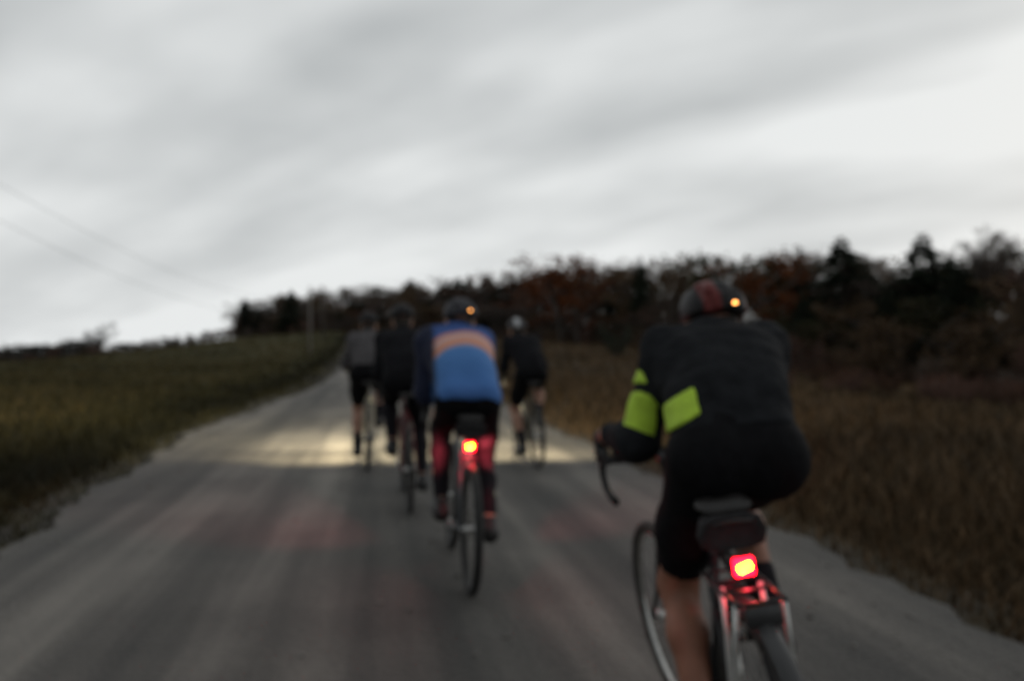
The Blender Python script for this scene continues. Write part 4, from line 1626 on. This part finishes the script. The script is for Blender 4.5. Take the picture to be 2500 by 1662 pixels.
    if opt.get('mudguard'):
        mb = MB()
        vs, fs = [], []
        n = 26
        for i in range(n + 1):
            a = R(-8) + (R(208) - R(-8)) * (1 - i / n)
            for (wx, rr) in ((-.028, -.014), (-.020, 0), (0, .006), (.020, 0), (.028, -.014), (.019, -.004), (0, .002), (-.019, -.004)):
                rad = WR + .020 + rr
                vs.append((wx, math.cos(a) * rad, WR + math.sin(a) * rad))
        for i in range(n):
            for k in range(8):
                fs.append((i * 8 + k, i * 8 + (k + 1) % 8, (i + 1) * 8 + (k + 1) % 8, (i + 1) * 8 + k))
        mb.add(vs, fs).build('mudguard', M['guard'], root)
    if opt.get('reflector'):
        MB().box((-.078, -.075, .415), (.022, .008, .022), bevel=.004).build('reflector', M['reflector'], root)
    if opt.get('saddle_bag'):
        z0 = opt['saddle_bag']
        mb = MB()
        prof = [(.060, .055, .030), (.045, .085, .042), (.075, .090, .046), (.13, .072, .040), (.19, .045, .028)]
        vs, fs = [], []
        for (y, hw, hh) in prof:
            for k in range(10):
                a = 2 * math.pi * k / 10
                cx, cz = math.cos(a), math.sin(a)
                vs.append((hw * math.copysign(abs(cx) ** .6, cx), y, z0 + hh * math.copysign(abs(cz) ** .6, cz)))
        for i in range(len(prof) - 1):
            for k in range(10):
                a, b = i * 10 + k, i * 10 + (k + 1) % 10
                fs.append((a, b, b + 10, a + 10))
        fs.append(tuple(reversed(range(10))))
        fs.append(tuple(range(40, 50)))
        bo = mb.add(vs, fs).build('saddle_bag', M['bag'], root)
        MB().tube([(-.05, .043, z0 + .03), (0, .040, z0 + .034), (.05, .043, z0 + .03)], .004, 5).build('strap', M['guard'], bo)
    if opt.get('tail'):
        tx, ty, tz = opt['tail']
        b = MB().box((tx, ty, tz), (.060, .026, .052), bevel=.008).build('tail_lamp', M['black_plastic'], root)
        MB().tube([(tx, ty + .01, tz), (0, BB.y - (tz - BB.z) * .333, tz)], .008, 6).build('bracket', M['black_plastic'], b)
        tag(MB().box((tx, ty - .017, tz), (.054, .010, .046), bevel=.006).build('lens', M['tail_lens'], b), 'glowing red lens')
        tag(MB().box((tx, ty - .0255, tz), (.034, .008, .018), (Matrix.Rotation(R(-16), 3, 'Y')), bevel=.003).build('led', M['tail_core'], b), 'bright yellow red lit core')
        ld = bpy.data.lights.new('tail_lamp_light', 'POINT')
        ld.energy = opt.get('tail_power', 1.2)
        ld.color = (1.0, .035, .07)
        ld.shadow_soft_size = .012
        lo = bpy.data.objects.new('tail_lamp_light', ld)
        COL.objects.link(lo)
        lo.parent = b
        lo.location = (tx, ty - .030, tz - .042)
        for s in ((-1, 1) if opt.get('added_red_spill') else ()):
            # spots added beside the lamp to put a red spill on the road ahead
            sd_ = bpy.data.lights.new('added_red_spot', 'SPOT')
            sd_.energy = opt['added_red_spill']
            sd_.color = (1.0, .10, .13)
            sd_.spot_size = R(52)
            sd_.spot_blend = 1.0
            sd_.shadow_soft_size = .02
            so = bpy.data.objects.new('added_red_spot', sd_)
            COL.objects.link(so)
            so.parent = b
            so.location = (tx + s * .040, ty, tz)
            so.rotation_euler = Vector((s * .50, .84, -.19)).to_track_quat('-Z', 'Y').to_euler()
    if opt.get('head_lamp'):
        hl = Vector((0.0, .86, 1.035))
        b = MB().tube([hl + Vector((0, -.05, 0)), hl + Vector((0, -.04, 0)), hl, hl + Vector((0, .025, 0))], [.012, .022, .026, .030], 14).build('head_lamp', M['black_plastic'], root)
        MB().box(hl + Vector((0, -.03, -.025)), (.02, .03, .04), bevel=.003).build('bracket', M['black_plastic'], b)
        tag(MB().tube([hl + Vector((0, .0255, 0)), hl + Vector((0, .030, 0))], [.027, .022], 14).build('lens', M['head_lens'], b), 'lit pale yellow lens')
        ld = bpy.data.lights.new('head_lamp_light', 'SPOT')
        ld.energy = opt['head_lamp']
        ld.color = (1.0, .86, .56)
        ld.spot_size = R(opt.get('beam', 168))
        ld.spot_blend = opt.get('blend', .08)
        ld.shadow_soft_size = .02
        lo = bpy.data.objects.new('head_lamp_light', ld)
        COL.objects.link(lo)
        lo.parent = b
        lo.location = hl + Vector((0, .06, 0))
        lo.rotation_euler = (R(90 - opt.get('dip', 22)), 0, 0)
        td = bpy.data.lights.new('head_lamp_throw', 'SPOT')
        td.energy = opt.get('throw', 0)
        td.color = (1.0, .88, .60)
        td.spot_size = R(105)
        td.spot_blend = 1.0
        td.shadow_soft_size = .02
        to = bpy.data.objects.new('head_lamp_throw', td)
        COL.objects.link(to)
        to.parent = b
        to.location = hl + Vector((0, .06, 0))
        to.rotation_euler = (R(84), 0, R(14))
    return root


def at(px, d, steer_heading, lean):
    x, y = plan(px, d)
    return (x, y, road_z(x, y)), (0, R(lean), R(steer_heading))


RIDERS = [
    dict(px=788, d=1.98, head=-7.0, lean=-8.0, body_lean=-3.2,
         bike_label='bicycle with silver rear rack and lit tail lamp under the black jacket rider',
         bike=dict(paint=M['paint_black'], crank=-72, rack=True, mudguard=True, saddle_bag=.872, tail=(0, .020, .800), tail_power=0.8,
                   tyre=M['dusty_rubber'], tyre_r=.021, steer=6, bar_w=.84, reflector=True, rim=M['alloy']),
         label='cyclist in black jacket with neon yellow green panels, nearest, at the right',
         rider=dict(top_name='jacket', top=M['jacket_black'], crank=-72, helmet=M['helmet_redstripe'], helmet_lamp=.03, voxel=.0105, hand_voxel=.0055, helmet_voxel=.006, drop=.07, sway=.065, head_x=.105, head_z=-.085, bar_dx=-.083, bar_w=.84,
                    wide=.95, elbow=.22, neon=True, wrinkle=.012, skin=M['skin_tan'], seed=4, visor=True)),
    dict(px=470, d=4.30, head=0.5, lean=1.0,
         bike_label='grey bicycle with lit tail lamp under the blue jersey rider',
         bike=dict(paint=M['paint_grey'], crank=168, tail=(0, .13, .775), tail_power=3.5, added_red_spill=120, tyre=M['rubber'], tyre_r=.023, saddle_bag=.868),
         label='cyclist in bright blue jersey with orange band across the upper back',
         rider=dict(top_name='jersey', top=M['jersey_blue'], crank=168, helmet=M['helmet_grey'], helmet_lamp=.045, voxel=.0115, hand_voxel=.007, helmet_voxel=.007, drop=.045, head_x=.0, head_z=-.035,
                    wide=.90, long=.13, warmers=True, bands=True, elbow=.05, sway=-.045, seed=2, visor=False)),
    dict(px=410, d=6.40, head=1.0, lean=-1.0,
         bike_label='dull red bicycle partly hidden left of the blue jersey rider',
         bike=dict(paint=M['paint_red'], crank=120, tyre_r=.019),
         label='cyclist all in black, half hidden just left of the blue jersey rider',
         rider=dict(top_name='jersey', top=M['jacket_soot'], crank=120, helmet=M['helmet_black'], voxel=.013, hand_voxel=.008, drop=.0, warmers=True, elbow=.15, seed=6, wide=1.0)),
    dict(px=368, d=8.60, head=0.0, lean=0.0,
         bike_label='cream bicycle under the leftmost rider in charcoal jersey',
         bike=dict(paint=M['paint_cream'], crank=-82, head_lamp=260, blend=.5, throw=1100, dip=38, tyre_r=.019),
         label='leftmost cyclist in charcoal jersey and black shorts, beside the lit road',
         rider=dict(top_name='jersey', top=M['jacket_charcoal'], crank=-82, helmet=M['helmet_black'], voxel=.014, hand_voxel=.008, drop=-.02, fwd=-.03, elbow=.4, seed=8)),
    dict(px=538, d=8.85, head=1.5, lean=-1.5,
         bike_label='olive bicycle under the rider in pale-striped helmet',
         bike=dict(paint=M['paint_olive'], crank=-64, head_lamp=220, blend=.5, throw=800, dip=36, tyre_r=.019),
         label='cyclist in black with grey pale-striped helmet, right of the blue jersey rider',
         rider=dict(top_name='jersey', top=M['jacket_soot'], crank=-64, helmet=M['helmet_striped'], voxel=.014, hand_voxel=.008, helmet_voxel=.007, drop=.0, sway=-.03, head_x=-.05, head_z=-.03, elbow=.3, seed=9, wide=.92, knee_out=.22)),
]
for r_ in RIDERS:
    loc, rot = at(r_['px'], r_['d'], r_['head'], r_['lean'])
    rot_p = (0, R(r_.get('body_lean', r_['lean'])), rot[2])
    build_bicycle(r_['bike_label'], loc, rot, r_['bike'])
    build_rider(r_['label'], loc, rot_p, r_['rider'])
